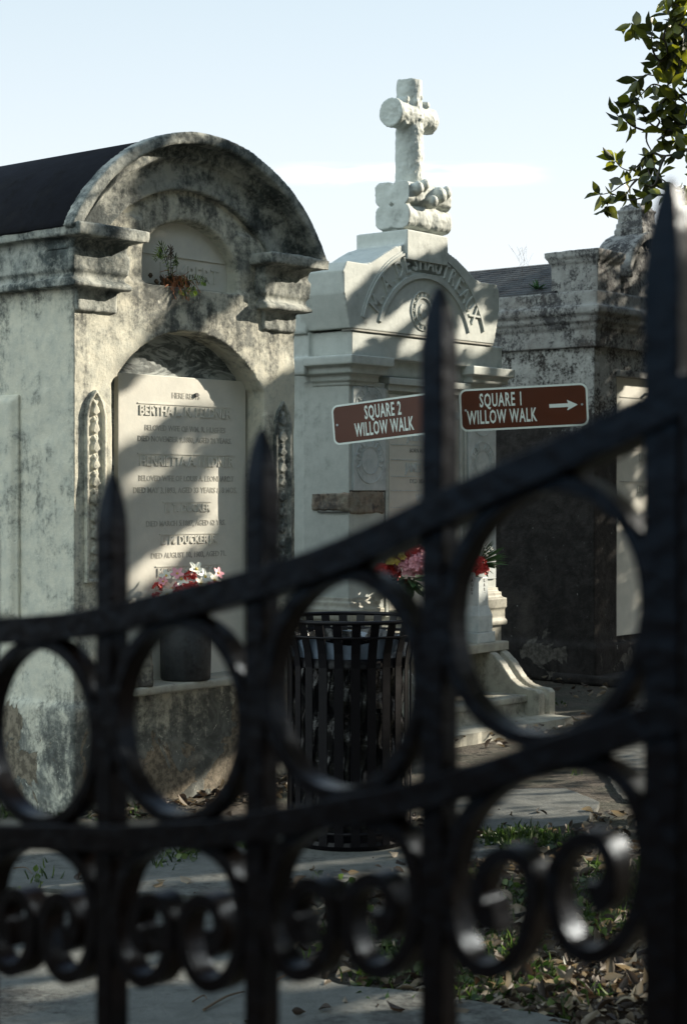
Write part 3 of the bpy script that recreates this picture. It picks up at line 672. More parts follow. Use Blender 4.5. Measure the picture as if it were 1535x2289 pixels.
def smoothpts(P, k=8):                       # Catmull-Rom
    o = []
    for i in range(len(P)-1):
        p0, p1, p2, p3 = [Vector(P[max(0, min(len(P)-1, j))]) for j in (i-1, i, i+1, i+2)]
        for j in range(k):
            t = j/k; o.append(tuple(.5*((2*p1)+(p2-p0)*t+(2*p0-5*p1+4*p2-p3)*t*t+(3*p1-p0-3*p2+p3)*t**3)))
    o.append(tuple(P[-1])); return o
IR = M['ironpaint']
pk = [(-2, 1.50), (-1, 1.508), (0, 1.516), (1, 1.554), (2, 1.6586), (3.08, 1.716)]
for i, (k, zt) in enumerate(pk):
    s = k*SP; h = .0107 if k < 3 else .0142; q_ = 1 if k < 3 else 1.45; mb = MB(); prof = [(h, 0.0), (h, zt-.056*q_), (h*.975, zt-.047*q_), (h*.90, zt-.036*q_), (h*.76, zt-.024*q_), (h*.56, zt-.013*q_), (h*.34, zt-.005*q_), (h*.14, zt-.0008)]
    P = []
    for r_, z in prof: P += [(s-r_, -r_, z), (s+r_, -r_, z), (s+r_, r_, z), (s-r_, r_, z)]
    mb.add(P, [(a*4+q, a*4+(q+1)%4, (a+1)*4+(q+1)%4, (a+1)*4+q) for a in range(len(prof)-1) for q in range(4)]+[(0, 1, 2, 3), tuple((len(prof)-1)*4+q for q in (3, 2, 1, 0))])
    mb.build('picket', IR, fence, bevel=.0015)
mb = MB(); s = 3.30*SP; mb.box(s-.022, s+.022, -.020, .024, 0, 1.555); mb.build('gate_post', IR, fence, bevel=.003)
ss = np.linspace(TT[0][0], TT[-1][0], 60)
mb = MB(); bar(mb, smoothpts([(a, zat(TT, a)) for a in ss[::4]]+[(ss[-1], zat(TT, ss[-1]))], 6), .0125, .019); mb.build('rail', IR, fence, bevel=.001)
mb = MB(); bar(mb, smoothpts([(a, zat(MT, a)) for a in ss[::4]]+[(ss[-1], zat(MT, ss[-1]))], 6), .0115, .019); mb.build('rail', IR, fence, bevel=.001)
mb = MB(); bar(mb, [(TT[0][0], .12), (TT[-1][0], .12)], .010, .016); mb.build('rail', IR, fence, bevel=.001)
bays = [(-2, -1), (-1, 0), (0, 1), (1, 2), (2, 3.08)]
for ka, kb in bays:
    sa, sb = ka*SP+.0092, kb*SP-.0092; sc = (sa+sb)/2; hw = (sb-sa)/2-.004
    zt = zat(TT, sc)-.0115; zm = zat(MT, sc)+.0105; cz = (zt+zm)/2; hh_ = (zt-zm)/2-.002
    sl = (zat(TT, sb)-zat(TT, sa)+zat(MT, sb)-zat(MT, sa))/2/(sb-sa)*.35
    mb = MB(); bar(mb, [(sc+hw*math.cos(a), cz+hh_*math.sin(a)+sl*hw*math.cos(a)) for a in [2*math.pi*i/56 for i in range(56)]], .0056, .0110, True); mb.build('ring', IR, fence, bevel=.0008, smooth=False)
    # scroll pair under the middle rail
    zt = zat(MT, sc)-.0075; sl2 = (zat(MT, sb)-zat(MT, sa))/(sb-sa)
    H_ = .125 if ka < 2 else .145
    half_ = [(0, -.02), (.42, -.05), (.80, -.2), (.97, -.48), (.93, -.76), (.75, -.94), (.5, -1.0), (.25, -.92), (.11, -.72), (.13, -.53), (.33, -.42), (.56, -.45), (.66, -.58), (.60, -.70), (.47, -.72)]
    for sg in (-1, 1):
        pts = smoothpts([(sc+sg*x*hw, zt+.004+y*H_+sl2*sg*x*hw*.8) for x, y in half_], 6)
        hh2 = [.0060]*(len(pts)-12)+[.0060+.0006*i for i in range(12)]
        mb = MB(); bar(mb, pts, hh2, .0115); mb.build('scroll', IR, fence, bevel=.0008)

# ================================================================== street sign
PX, PY = .372, 6.62
sg = thing('walk_sign', 'two brown direction plates with white lettering on one steel post', 'sign', (PX, PY, 0))
mb = MB(); 
mb.box(-.022, .022, -.004, .0, 0, 1.93); mb.box(-.024, -.019, 0, .02, 0, 1.93); mb.box(.019, .024, 0, .02, 0, 1.93)
mb.build('post', M['galv'], sg, bevel=.001)
def rrect(wd, ht, r, k=6):
    P = []
    for cx, cz, a0 in ((wd/2-r, ht/2-r, 0), (-wd/2+r, ht/2-r, 90), (-wd/2+r, -ht/2+r, 180), (wd/2-r, -ht/2+r, 270)):
        for i in range(k+1): a = R(a0+90*i/k); P.append((cx+r*math.cos(a), cz+r*math.sin(a)))
    return P
def plate(cx, cy, cz, wd, ht, rz, roll, words, arrow, tx):
    Mx = Matrix.Translation((cx-PX, cy-PY, cz)) @ Matrix.Rotation(rz, 4, 'Z') @ Matrix.Rotation(-roll, 4, 'Y')
    fn = lambda a, b_, c: tuple(Mx @ Vector((a, b_, c)))
    mb = MB(fn); mb.prism(rrect(wd, ht, .026), -.0015, .0015); p = mb.build('sign_plate', M['signwhite'], sg)
    mb = MB(fn); mb.prism(rrect(wd-.014, ht-.014, .020), -.0022, -.0012); mb.build('sign_face', M['signbrown'], p)
    mb = MB(fn)
    for s_, z_, sz in words:
        v, f = text_mesh(s_, sz, .0003, .46, .0013, 1.12); mb.add([(tx+x, -.0027+z*.5, z_+y) for x, y, z in v], f)
    bl = MB(fn)
    for bx in (wd/2-.022, -wd/2+.022): bl.lathe([(0, 0), (.0045, 0), (.0045, .001)], bx, 0, 8) if False else bl.prism([(bx+.0045*math.cos(q*.785), .0045*math.sin(q*.785)) for q in range(8)], -.0050, -.0020)
    bl.build('bolt', M['galv'], p)
    if arrow:
        mb.prism([(.095, -.0068), (.168, -.0068), (.168, .0068), (.095, .0068)], -.0031, -.0024); mb.prism([(.160, -.020), (.200, 0), (.160, .020), (.167, 0)], -.0032, -.0025)
    mb.build('lettering', M['signwhite'], p)
plate(.669, 6.60, 1.815, .475, .158, R(-9), R(2.6), [('SQUARE 1', .031, .071), ('WILLOW WALK', -.031, .071)], True, -.082)
plate(.150, 6.64, 1.773, .455, .152, R(-33), R(5.0), [('SQUARE 2', .031, .071), ('WILLOW WALK', -.031, .071)], False, .0)
mb = MB(); mb.box(-.03, .10, .021, .029, 1.77, 1.80); mb.box(-.09, .03, .021, .029, 1.74, 1.765)
mb.build('bracket', M['galv'], sg)

# ================================================================== litter bin
BX, BY = .025, 7.5
bn = thing('litter_bin', 'black steel slatted litter bin with flared rim on a concrete pad', 'litter bin', (BX, BY, 0))
NS = 24; prof = [(.262, .05), (.262, .78), (.270, .84), (.283, .89), (.298, .935), (.305, .965)]
for k in range(NS):
    a = 2*math.pi*(k+.35)/NS; ca, sa = math.cos(a), math.sin(a); mb = MB(); hw = .0185; P = []
    for r_, z in prof:
        for rr in (r_, r_-.005):
            for q in (-hw, hw): P.append((rr*ca-q*sa, rr*sa+q*ca, z))
    fs = []
    for i in range(len(prof)-1):
        o = i*4; q = o+4; fs += [(o, o+1, q+1, q), (o+2, q+2, q+3, o+3), (o, q, q+2, o+2), (o+1, o+3, q+3, q+1)]
    mb.add(P, fs+[(0, 2, 3, 1), tuple(len(P)-4+i for i in (0, 1, 3, 2))]); mb.build('slat', M['binpaint'], bn)
def hoop(mb, r_, z, t_=.007, n=48): 
    pts = [(r_*math.cos(2*math.pi*i/n), r_*math.sin(2*math.pi*i/n), z) for i in range(n+1)]; mb.tube(pts, t_, 8, False)
for r_, z, t_ in ((.307, .967, .009), (.289, .905, .006), (.255, .10, .008)):
    mb = MB(); hoop(mb, r_, z, t_); mb.build('hoop', M['binpaint'], bn, smooth=True)
mb = MB(); mb.lathe([(.254, .775), (.254, .815), (.248, .815), (.248, .775), (.254, .775)], n=48, cap=False); mb.build('hoop', M['binpaint'], bn, smooth=True)
mb = MB(); mb.lathe([(.0, .03), (.25, .03), (.262, .05), (.255, .065), (0, .065)], n=40, cap=False); mb.build('base_plate', M['binpaint'], bn)
mb = MB(); mb.lathe([(.10, .0), (.10, .035)], n=20); mb.build('foot', M['binpaint'], bn)
# liner bag
P = []; nA, nZ = 72, 26; mb = MB()
for j in range(nZ):
    z = .12+.78*j/(nZ-1)
    for i in range(nA):
        a = 2*math.pi*i/nA; w_ = .010*math.sin(a*9+z*9)+.008*math.sin(a*17-z*23)+.006*math.sin(z*40+a*3)
        r_ = .222+w_+(.035 if z > .84 else 0)*(z-.84)/.06; P.append((BX+r_*math.cos(a), BY+r_*math.sin(a), z+.008*math.sin(a*7)))
mb.add(P, [(j*nA+i, j*nA+(i+1)%nA, (j+1)*nA+(i+1)%nA, (j+1)*nA+i) for j in range(nZ-1) for i in range(nA)])
bag = tag(mb.build('bin_bag', M['blackbag'], smooth=True), 'crumpled black plastic liner bag inside the slatted litter bin', 'bag')
P = []; mb = MB()
for j in range(5):
    z = .80+.085*j/4
    for i in range(nA):
        a = 2*math.pi*i/nA; r_ = .243+.02*j/4+.005*math.sin(a*11+j); P.append((BX+r_*math.cos(a), BY+r_*math.sin(a), z+.012*math.sin(a*5)))
mb.add(P, [(j*nA+i, j*nA+(i+1)%nA, (j+1)*nA+(i+1)%nA, (j+1)*nA+i) for j in range(4) for i in range(nA)])
mb.build('folded_cuff', M['bag'], bag, smooth=True)

# ================================================================== vases, blocks and flowers
def sphere_pts(r_): 
    v = Vector((random.gauss(0, 1), random.gauss(0, 1), random.gauss(0, 1))).normalized(); return v*r_
def petal_set(mb, c, axis, r_, n, cup=.25, wd=.45):
    axis = axis.normalized(); e = axis.cross(Vector((.2, .3, .9))).normalized(); g_ = axis.cross(e); ph = random.random()*6
    for k in range(n):
        a = ph+2*math.pi*k/n; d = e*math.cos(a)+g_*math.sin(a); s_ = axis.cross(d)
        P = [c, c+d*r_*.45+s_*r_*wd*.8+axis*r_*cup*.5, c+d*r_*.9+s_*r_*wd*.5+axis*r_*cup, c+d*r_*1.05+axis*r_*cup*.9, c+d*r_*.9-s_*r_*wd*.5+axis*r_*cup, c+d*r_*.45-s_*r_*wd*.8+axis*r_*cup*.5]
        mb.add([tuple(p) for p in P], [(0, 1, 2, 3), (0, 3, 4, 5)])
def blob(mb, c, r_, n=6):
    mb.add([(c.x+r_*math.cos(q)*math.cos(p), c.y+r_*math.sin(q)*math.cos(p), c.z+r_*math.sin(p)) for p in (-1.2, 0, 1.2) for q in [2*math.pi*k/n for k in range(n)]],
           [(i*n+k, i*n+(k+1)%n, (i+1)*n+(k+1)%n, (i+1)*n+k) for i in range(2) for k in range(n)]+[tuple(range(n)), tuple(range(3*n-1, 2*n-1, -1))])
def pom(mb, c, r_, n, pr):                   # carnation / hydrangea head: many small petals
    for _ in range(n):
        v = sphere_pts(1); 
        if v.z < -.3: v.z *= -1
        petal_set(mb, c+v*r_*random.uniform(.75, 1), v, pr, random.choice((3, 4)), .3, .55)
def leafblade(mb, c, d, l, wd):
    d = d.normalized(); s_ = d.cross(Vector((random.random()-.5, random.random()-.5, 1))).normalized(); up = s_.cross(d)
    P = [c, c+d*l*.3+s_*wd, c+d*l*.7+s_*wd*.8-up*l*.03, c+d*l-up*l*.12, c+d*l*.7-s_*wd*.8-up*l*.03, c+d*l*.3-s_*wd]
    mb.add([tuple(p) for p in P], [(0, 1, 2, 3), (0, 3, 4, 5)])
def bouquet(label, loc, spec, leaves=14, lr=.10):
    o = thing('flower_bouquet', label, 'flowers', loc, 0, 'artificial flowers on the tombs')
    groups = {}
    for kind, colr, p, r_ in spec: groups.setdefault(colr, []).append((kind, Vector(p), r_))
    for colr, L_ in groups.items():
        mb = MB(); ctr = MB()
        for kind, p, r_ in L_:
            if kind == 'pom': pom(mb, p, r_, int(34*(r_/.04)**1.3), r_*.42)
            else:
                ax = (p+Vector((.05, -.12, .03))).normalized(); petal_set(mb, p, ax, r_, 5, .3, .42)
                blob(ctr, p+ax*r_*.12, r_*.2)
        h = mb.build('blossom', M[colr], o)
        if ctr.v: ctr.build('blossom_centre', M['yellow'], h)
    mb = MB()
    for _ in range(leaves):
        v = sphere_pts(1); v.z = -abs(v.z)*.5+.1; leafblade(mb, v*lr*.4, v, lr*random.uniform(.7, 1.2), lr*.22)
    mb.tube([(0, 0, -.16), (0, 0, 0)], .012, 6); mb.build('foliage', M['greenleaf'], o)
    return o
# --- on tomb 1 ledge
vt, vd = .71, .015; P1 = row(vt, vd)
mb = MB(); mb.lathe([(.0, .0), (.115, .0), (.122, .01), (.126, .20), (.120, .25), (.105, .29), (.10, .33), (.092, .345), (.085, .345), (.085, .30)], n=28, cap=False)
o = mb.build('flower_urn', M['granite'], None, smooth=True, amp=.0); o.location = (P1.x, P1.y, .5885); tag(o, 'dark granite urn with sloping shoulders on the ledge of the barrel-roofed tomb', 'urn', 'flower urns and vases')
sp = []
F1 = Vector((P1.x, P1.y, .99))
def rel(x, y, dd=0.0): return px_at(x, y, P1.y+dd)-F1
for x, y, k, c_, r_ in ((438, 1273, 'fl', 'white', .036), (458, 1290, 'fl', 'white', .034), (478, 1298, 'fl', 'white', .036), (405, 1295, 'fl', 'white', .036), (372, 1288, 'fl', 'white', .030), (384, 1318, 'fl', 'white', .040), (374, 1330, 'fl', 'white', .032),
                    (448, 1305, 'fl', 'white', .030), (396, 1283, 'fl', 'pink', .030), (487, 1282, 'fl', 'pink', .028), (484, 1312, 'pom', 'red', .022), (426, 1290, 'pom', 'red', .026), (420, 1318, 'pom', 'red', .032), (440, 1316, 'pom', 'red', .028), (405, 1325, 'pom', 'red', .03),
                    (352, 1315, 'pom', 'red', .024), (350, 1335, 'pom', 'red', .02), (460, 1325, 'pom', 'red', .026), (395, 1345, 'pom', 'red', .03), (470, 1340, 'pom', 'red', .026), (430, 1342, 'pom', 'red', .03), (365, 1300, 'fl', 'pink', .022)):
    sp.append((k, c_, rel(x, y, random.uniform(-.07, .0)), r_*1.18))
for _ in range(16): sp.append((random.choice(('fl', 'pom')), random.choice(('white', 'red', 'red', 'pink')), rel(random.uniform(355, 480), random.uniform(1305, 1350), random.uniform(-.08, .02)), random.uniform(.024, .034)))
bouquet('white, red and pink silk bouquet in the urn on the barrel-roofed tomb', tuple(F1), sp, 16)
P_ = row(.335, .055); mb = MB(); mb.add([(-.075, -.055, 0), (.075, -.055, 0), (.085, .06, 0), (-.075, .06, 0), (-.062, -.05, .165), (.066, -.05, .172), (.062, .055, .168), (-.06, .055, .16)], [(0,1,2,3), (4,5,6,7), (0,1,5,4), (1,2,6,5), (2,3,7,6), (3,0,4,7)])
o = mb.build('stone_block', M['concreteblock'], None, voxel=.007, amp=.007, freq=16); o.location = (P_.x, P_.y, .589); o.rotation_euler = (0, 0, R(20)); tag(o, 'rough grey stone block at the left end of the tomb ledge', 'block')
# --- on tomb 2: white vase and inscribed vase on block
def at_row_px(x, y, d): t_, z_ = px_row(x, y, d); return row(t_, d, z_)
Pv = at_row_px(915, 1430, -.74); zt = .50
mb = MB(); mb.lathe([(0, 0), (.05, 0), (.055, .01), (.04, .03), (.045, .10), (.065, .22), (.072, .27), (.062, .27), (.05, .15)], n=28, cap=False)
o = mb.build('flower_vase', M['tablet'], None, smooth=True); o.location = (Pv.x, Pv.y, zt); tag(o, 'white marble vase under the pink and red bouquet on the log cross tomb', 'vase', 'flower urns and vases')
B2 = Vector((Pv.x, Pv.y, 0)); B2.z = EYE+(1100-1290)*B2.y/F
sp = []
for x, y, k, c_, r_ in ((912, 1268, 'pom', 'pink', .085), (940, 1262, 'pom', 'pink', .07), (925, 1240, 'pom', 'red', .055), (955, 1250, 'pom', 'red', .06), (870, 1285, 'pom', 'red', .06), (850, 1275, 'pom', 'red', .04), (885, 1250, 'pom', 'yellow', .05), (868, 1255, 'pom', 'yellow', .035), (980, 1280, 'pom', 'red', .06)):
    sp.append((k, c_, px_at(x, y, B2.y-random.uniform(0, .12))-B2, r_*1.15))
bouquet('pink hydrangea and red silk bouquet in the white vase on the log cross tomb', tuple(B2), sp, 26, .16)
Pw = at_row_px(1066, 1440, -.72)
vb, bb = row_thing('inscribed_vase', 'square grey marble vase with vertical black names beside the scroll console', 'vase', (Pw-A0).dot(U), -.72, 'flower urns and vases')
tw = (Pw-A0).dot(U)
b = bb(); b.box(tw-.11, tw+.10, -.81, -.64, .502, .57); b.build('plinth', M['panelmarble'], vb, bevel=.004)
b = bb(); pts = [(.080, .57), (.080, .68), (.060, .745), (.055, .935)]
P = []
for hw, z in pts: P += [(tw-hw, -.72-hw*.9, z), (tw+hw, -.72-hw*.9, z), (tw+hw, -.72+hw*.9, z), (tw-hw, -.72+hw*.9, z)]
b.add(P, [(a*4+q, a*4+(q+1)%4, (a+1)*4+(q+1)%4, (a+1)*4+q) for a in range(3) for q in range(4)]+[(0, 1, 2, 3), (12, 13, 14, 15)]); body = b.build('vase_body', M['panelmarble'], vb, bevel=.006)
b = bb()
for i, ch in enumerate('LARMEU'): add_text(b, ch, tw+.012, -.72+.055*.9+.001, .912-i*.030, .030, .0015, .8, .0008)
b2 = bb()
for i, ch in enumerate('AUDREY'):
    v, f = text_mesh(ch, .030, .0015, .8, .0008); b.add([(tw-.0565-z, -.72+x+.0, .912-i*.030+y) for x, y, z in v], f)
b.build('lettering', M['letterblack'], body)
B3 = Vector((Pw.x, Pw.y, 0)) + N*(-.04); B3.z = 1.15; B3 = Vector(row(tw, -.72)) + Vector((0, 0, 1.02))
sp = [('pom', 'red', (0.01, -.03, .0), .05), ('pom', 'red', (-.03, -.02, .045), .04), ('pom', 'red', (.03, -.03, -.045), .05), ('pom', 'red', (-.05, -.02, -.03), .05)]
o = bouquet('red silk flowers with spiky green grass in the square inscribed vase', tuple(B3), sp, 8, .10)
mb = MB()
for i in range(46):
    a = random.uniform(-1.2, 1.5); d = Vector((math.sin(a)*.8+.35, random.uniform(-.5, .2), math.cos(a)*.9)); leafblade(mb, d*.03, d, random.uniform(.10, .19), .0035)
for i in range(5): d = Vector((1, random.uniform(-.6, .3), random.uniform(-.8, .1))); leafblade(mb, d*.03, d, random.uniform(.10, .17), .016)
g_ = mb.build('grass_spray', M['greenleaf'], o)
mb = MB()
for i in range(26): v = Vector((.07, -.03, .09))+sphere_pts(.035); blob(mb, v, .006)
mb.build('seed_head', M['white'], o)

# ================================================================== fern on tomb 1 sill and dry weeds on tomb 3 roof
fo = thing('fern', 'small fern with brown roots growing from the plaque sill', 'fern', row(.66, -.035, 2.50), ANG)
mb = MB(); brown = MB(); dead = MB()
def rnd_attr(ob, n_per):
    me = ob.data; at = me.attributes.new('rnd', 'FLOAT', 'FACE'); n = len(me.polygons); r_ = rng.random(n//n_per+1); at.data.foreach_set('value', np.repeat(r_, n_per)[:n].astype(np.float32))
def frond(mb, pts, ln, rr=.0016):
    pts = smoothpts3(pts); mb.tube(pts, rr, 4)
    for i in range(2, len(pts)-1):
        c = Vector(pts[i]); d = (Vector(pts[i+1])-Vector(pts[i-1])).normalized(); s_ = d.cross(Vector((0, -1, .2))).normalized(); k = math.sin(math.pi*i/len(pts))
        for sg_ in (-1, 1): leafblade(mb, c, s_*sg_+d*.35, ln*(.35+.65*k), .0035)
def smoothpts3(P, k=6):
    o = []
    for i in range(len(P)-1):
        p0, p1, p2, p3 = [Vector(P[max(0, min(len(P)-1, j))]) for j in (i-1, i, i+1, i+2)]
        for j in range(k):
            t = j/k; o.append(tuple(.5*((2*p1)+(p2-p0)*t+(2*p0-5*p1+4*p2-p3)*t*t+(3*p1-p0-3*p2+p3)*t**3)))
    o.append(tuple(P[-1])); return o
for k, (e, up, out_) in enumerate(((-.20, .19, .04), (-.16, .23, .03), (-.09, .21, .05), (.22, .05, .06), (-.05, .16, .06), (.10, -.03, .08))):
    e *= .8; up *= .8
    frond(mb if k not in (2, 7) else dead, [(0, 0, 0), (e*.35, -out_*.5, up*.75), (e*.75, -out_, up*1.0), (e, -out_*1.1, up*.72)], .035)
ob = mb.build('frond', M['fern'], fo); rnd_attr(ob, 2)
ob = dead.build('dead_frond', M['twigmat'], fo)
for i in range(120):
    x = random.gauss(.02, .055); a = Vector((x, random.uniform(-.05, .02), random.uniform(-.02, .06))); c = a+Vector((random.uniform(-.03, .03), random.uniform(-.04, 0), random.uniform(-.07, .02))); brown.tube([a, a.lerp(c, .5)+Vector((.006, 0, .004)), c], .0016, 3)
brown.build('root_tuft', M['rust'], fo)
mb = MB()
for i in range(70):
    x = random.gauss(0, .05); v = Vector((x, -.01+random.uniform(-.02, .02), random.uniform(0, .045))); blob(mb, v, random.uniform(.006, .014), 5)
mb.build('root_clump', M['twigmat'], fo)
wo = thing('roof_weed', 'thin dry weeds sprouting from the slate roof edge', 'weed', row(6.6, -2.0, 3.2), ANG)
mb = MB()
for x, l_, ln in ((0, .32, .10), (.06, .30, -.08), (.3, .3, .03)):
    for q in range(2):
        bx = x*3+random.uniform(-.1, .1); pts = [(bx, random.uniform(-.3, .3), 0), (bx+ln*.4, 0, l_*.5), (bx+ln*random.uniform(.5, 1.5), 0.05, l_)]
        mb.tube(smoothpts3(pts), .0009, 3)
        for j in range(4): c = Vector(pts[1]).lerp(Vector(pts[2]), j/4); mb.tube([c, c+Vector((random.uniform(-.08, .08), 0, random.uniform(.03, .1)))], .0007, 3)
mb.build('stem', M['twigmat'], wo)
# green weeds in the roof valley
wg = thing('roof_plant', 'small green weed on the slate roof by the attic block', 'weed', row(6.50, -1.72, 3.12), ANG)
mb = MB()
for i in range(26): d = Vector((random.uniform(-1, .3), random.uniform(-1, 1), random.uniform(.2, 1))); leafblade(mb, d*.01, d, random.uniform(.04, .09), .008)
mb.build('leaves', M['greenleaf'], wg)

# ================================================================== trees
GAPS = {}                                    # openings in the foliage, given where their light lands
GAPS['t1'] = (.05, [[(90,760),(90,470),(190,395),(300,325),(340,345),(310,395),(285,440),(340,440),(310,480),(365,515),(365,570),(320,620),(425,650),(350,750),(310,800),(310,1000),(235,1060),(165,1150),(110,1150)],
    [(380,285),(450,285),(600,360),(735,560),(700,560),(560,345),(450,318),(380,325)],
    [(490,745),(560,690),(580,730),(640,708),(690,670),(690,810),(600,830),(550,810)], [(618,1010),(662,950),(658,1060),(622,1100)], [(595,640),(690,620),(690,680),(610,690)]])
GAPS['t1n'] = (-.105, [[(255,885),(300,878),(345,855),(392,885),(390,905),(340,935),(265,985),(255,985)], [(258,1095),(400,1005),(455,980),(455,990),(330,1062),(258,1110)],
    [(288,1322),(288,1300),(390,1218),(485,1152),(487,1166),(400,1232),(320,1292)]])
GAPS['t1l'] = (.10, [[(470,1490),(530,1480),(530,1525),(470,1525)], [(380,1300),(500,1250),(500,1280),(400,1320)]])
GAPS['t2'] = (-.85, [[(740,700),(740,560),(815,540),(815,150),(1040,150),(1020,530),(960,560),(900,570),(850,590),(780,640)],
    [(845,745),(930,665),(940,690),(870,745)], [(780,760),(835,715),(840,735),(790,790)], [(900,770),(985,695),(990,720),(930,780)], [(1010,775),(1050,690),(1075,690),(1080,710),(1040,770)], [(1060,770),(1110,715),(1115,740),(1080,785)], [(1045,592),(1060,590),(1110,645),(1105,655)]])
GAPS['t2c'] = (-.80, [[(1030,808),(1130,825),(1130,850),(1030,838)], [(795,868),(850,858),(862,880),(805,905)]])
GAPS['t2b'] = (-.86, [[(1085,1270),(1140,1270),(1140,1450),(1085,1440)], [(890,1320),(950,1320),(950,1410),(890,1410)], [(1060,1210),(1130,1210),(1130,1290),(1060,1290)], [(1020,1230),(1045,1230),(1045,1280),(1020,1280)]])
GAPS['t2v'] = (-.68, [[(845,1215),(990,1215),(990,1320),(845,1320)]])
GAPS['t2f'] = (-.50, [[(1060,1400),(1095,1400),(1095,1440),(1060,1440)], [(1130,1470),(1200,1560),(1180,1580),(1110,1490)], [(1040,1540),(1100,1530),(1190,1560),(1100,1590),(1040,1580)]])
GAPS['t3'] = (-1.2, [[(1395,862),(1460,862),(1460,885),(1400,900)], [(1400,1160),(1450,1110),(1450,1125),(1400,1175)]])
GG = [[(25,1900),(110,1890),(180,1920),(210,1990),(120,1985),(30,1960)], [(15,2150),(110,2140),(230,2160),(230,2185),(20,2210)], [(290,2185),(420,2180),(540,2200),(500,2215),(300,2225)], [(20,2240),(230,2205),(230,2225),(60,2265)],
    [(600,2225),(700,2200),(745,2215),(640,2250)], [(720,2289),(830,2255),(955,2245),(955,2275),(800,2289)], [(288,1810),(375,1810),(375,1850),(288,1850)], [(390,1760),(545,1750),(545,1815),(400,1815)],
    [(1045,1650),(1200,1640),(1200,1690),(1045,1715)], [(1025,2130),(1110,2120),(1130,2220),(1030,2260)], [(1200,2180),(1330,2170),(1440,2220),(1440,2260),(1230,2260)], [(1320,2050),(1445,2060),(1450,2120),(1330,2110)], [(905,1735),(950,1730),(950,1765),(905,1765)],
    [(1230,1590),(1300,1590),(1290,1620),(1230,1620)], [(630,2010),(660,2000),(660,2100),(635,2110)]]
def inpoly(x, y, P):
    c = np.zeros(len(x), bool); n = len(P)
    for i in range(n):
        (x0, y0), (x1, y1) = P[i], P[(i+1) % n]
        if abs(y1-y0) < 1e-9: continue
        c ^= ((y0 > y) != (y1 > y)) & (x < (x1-x0)*(y-y0)/(y1-y0)+x0)
    return c
u3 = np.array(U); n3 = np.array(N); a3 = np.array(A0); s3 = np.array(SUN)
def lights_gap(p):                           # candidate leaves whose shade would reach into an opening (centre or edges)
    e1 = np.cross(s3, [0, 0, 1.0]); e1 /= np.linalg.norm(e1); e2 = np.cross(s3, e1); b_ = gap0(p)
    for a in range(6): b_ |= gap0(p+(e1*math.cos(a*1.047)+e2*math.sin(a*1.047))*.047)
    return b_
def gap0(p):
    bad = np.zeros(len(p), bool)
    for d_, polys in GAPS.values():
        q = p-a3; k = (q@n3-d_)/(s3@n3); h = p-k[:, None]*s3; t_ = (h-a3)@u3; z_ = h[:, 2]
        for P in polys: bad |= inpoly(t_, z_, [px_row(x, y, d_) for x, y in P]) & (k > 0)
    k = p[:, 2]/s3[2]; h = p-k[:, None]*s3
    for P in GG: bad |= inpoly(h[:, 0], h[:, 1], [px_gnd(x, y) for x, y in P])
    return bad
def in_frame(p, m=25):
    y = np.maximum(p[:, 1], .01); x = 767.5+F*p[:, 0]/y; yy = 1100-F*(p[:, 2]-EYE)/y
    return (p[:, 1] > .05) & (x > -m) & (x < 1535+m) & (yy > -m) & (yy < 2289+m)
def leaves_mesh(name, pos, ln, mat, parent, dirs=None, fold=.25, wr=.23, hang=.0, sz=(.75, 1.2)):
    n = len(pos)
    d = rng.normal(size=(n, 3)) if dirs is None else dirs+rng.normal(size=(n, 3))*.45
    d[:, 2] -= hang; d /= np.linalg.norm(d, axis=1)[:, None]
    r_ = rng.normal(size=(n, 3)); s_ = np.cross(d, r_); s_ /= np.linalg.norm(s_, axis=1)[:, None]; up = np.cross(s_, d)
    l_ = (ln*rng.uniform(sz[0], sz[1], n))[:, None]; wd = l_*wr*rng.uniform(.85, 1.15, n)[:, None]
    if dirs is None: pos = pos-d*l_*.5
    V0 = pos; V1 = pos+d*l_*.28+s_*wd*.9+up*l_*fold*.25; V2 = pos+d*l_*.68+s_*wd*.85+up*l_*fold*.2; V3 = pos+d*l_-up*l_*.10
    V4 = pos+d*l_*.68-s_*wd*.85+up*l_*fold*.2; V5 = pos+d*l_*.28-s_*wd*.9+up*l_*fold*.25; V6 = pos+d*l_*.5-up*l_*.02
    V7 = pos+d*l_*.48+s_*wd*1.08+up*l_*fold*.28; V8 = pos+d*l_*.48-s_*wd*1.08+up*l_*fold*.28
    V = np.stack([V0, V1, V7, V2, V3, V4, V8, V5, V6], 1).reshape(-1, 3)
    o = (np.arange(n)*9)[:, None, None]; fc = np.array([[0, 1, 2, 8], [8, 2, 3, 4], [8, 4, 5, 6], [0, 8, 6, 7]])[None]+o
    me = bpy.data.meshes.new(name); me.from_pydata(V.tolist(), [], fc.reshape(-1, 4).tolist())
    at = me.attributes.new('rnd', 'FLOAT', 'FACE'); at.data.foreach_set('value', np.repeat(rng.random(n)**1.6, 4).astype(np.float32))
    me.polygons.foreach_set('use_smooth', [True]*len(me.polygons))
    me.materials.append(M[mat]); ob = bpy.data.objects.new(name, me); C.objects.link(ob)
    if parent: ob.parent = parent
    return ob
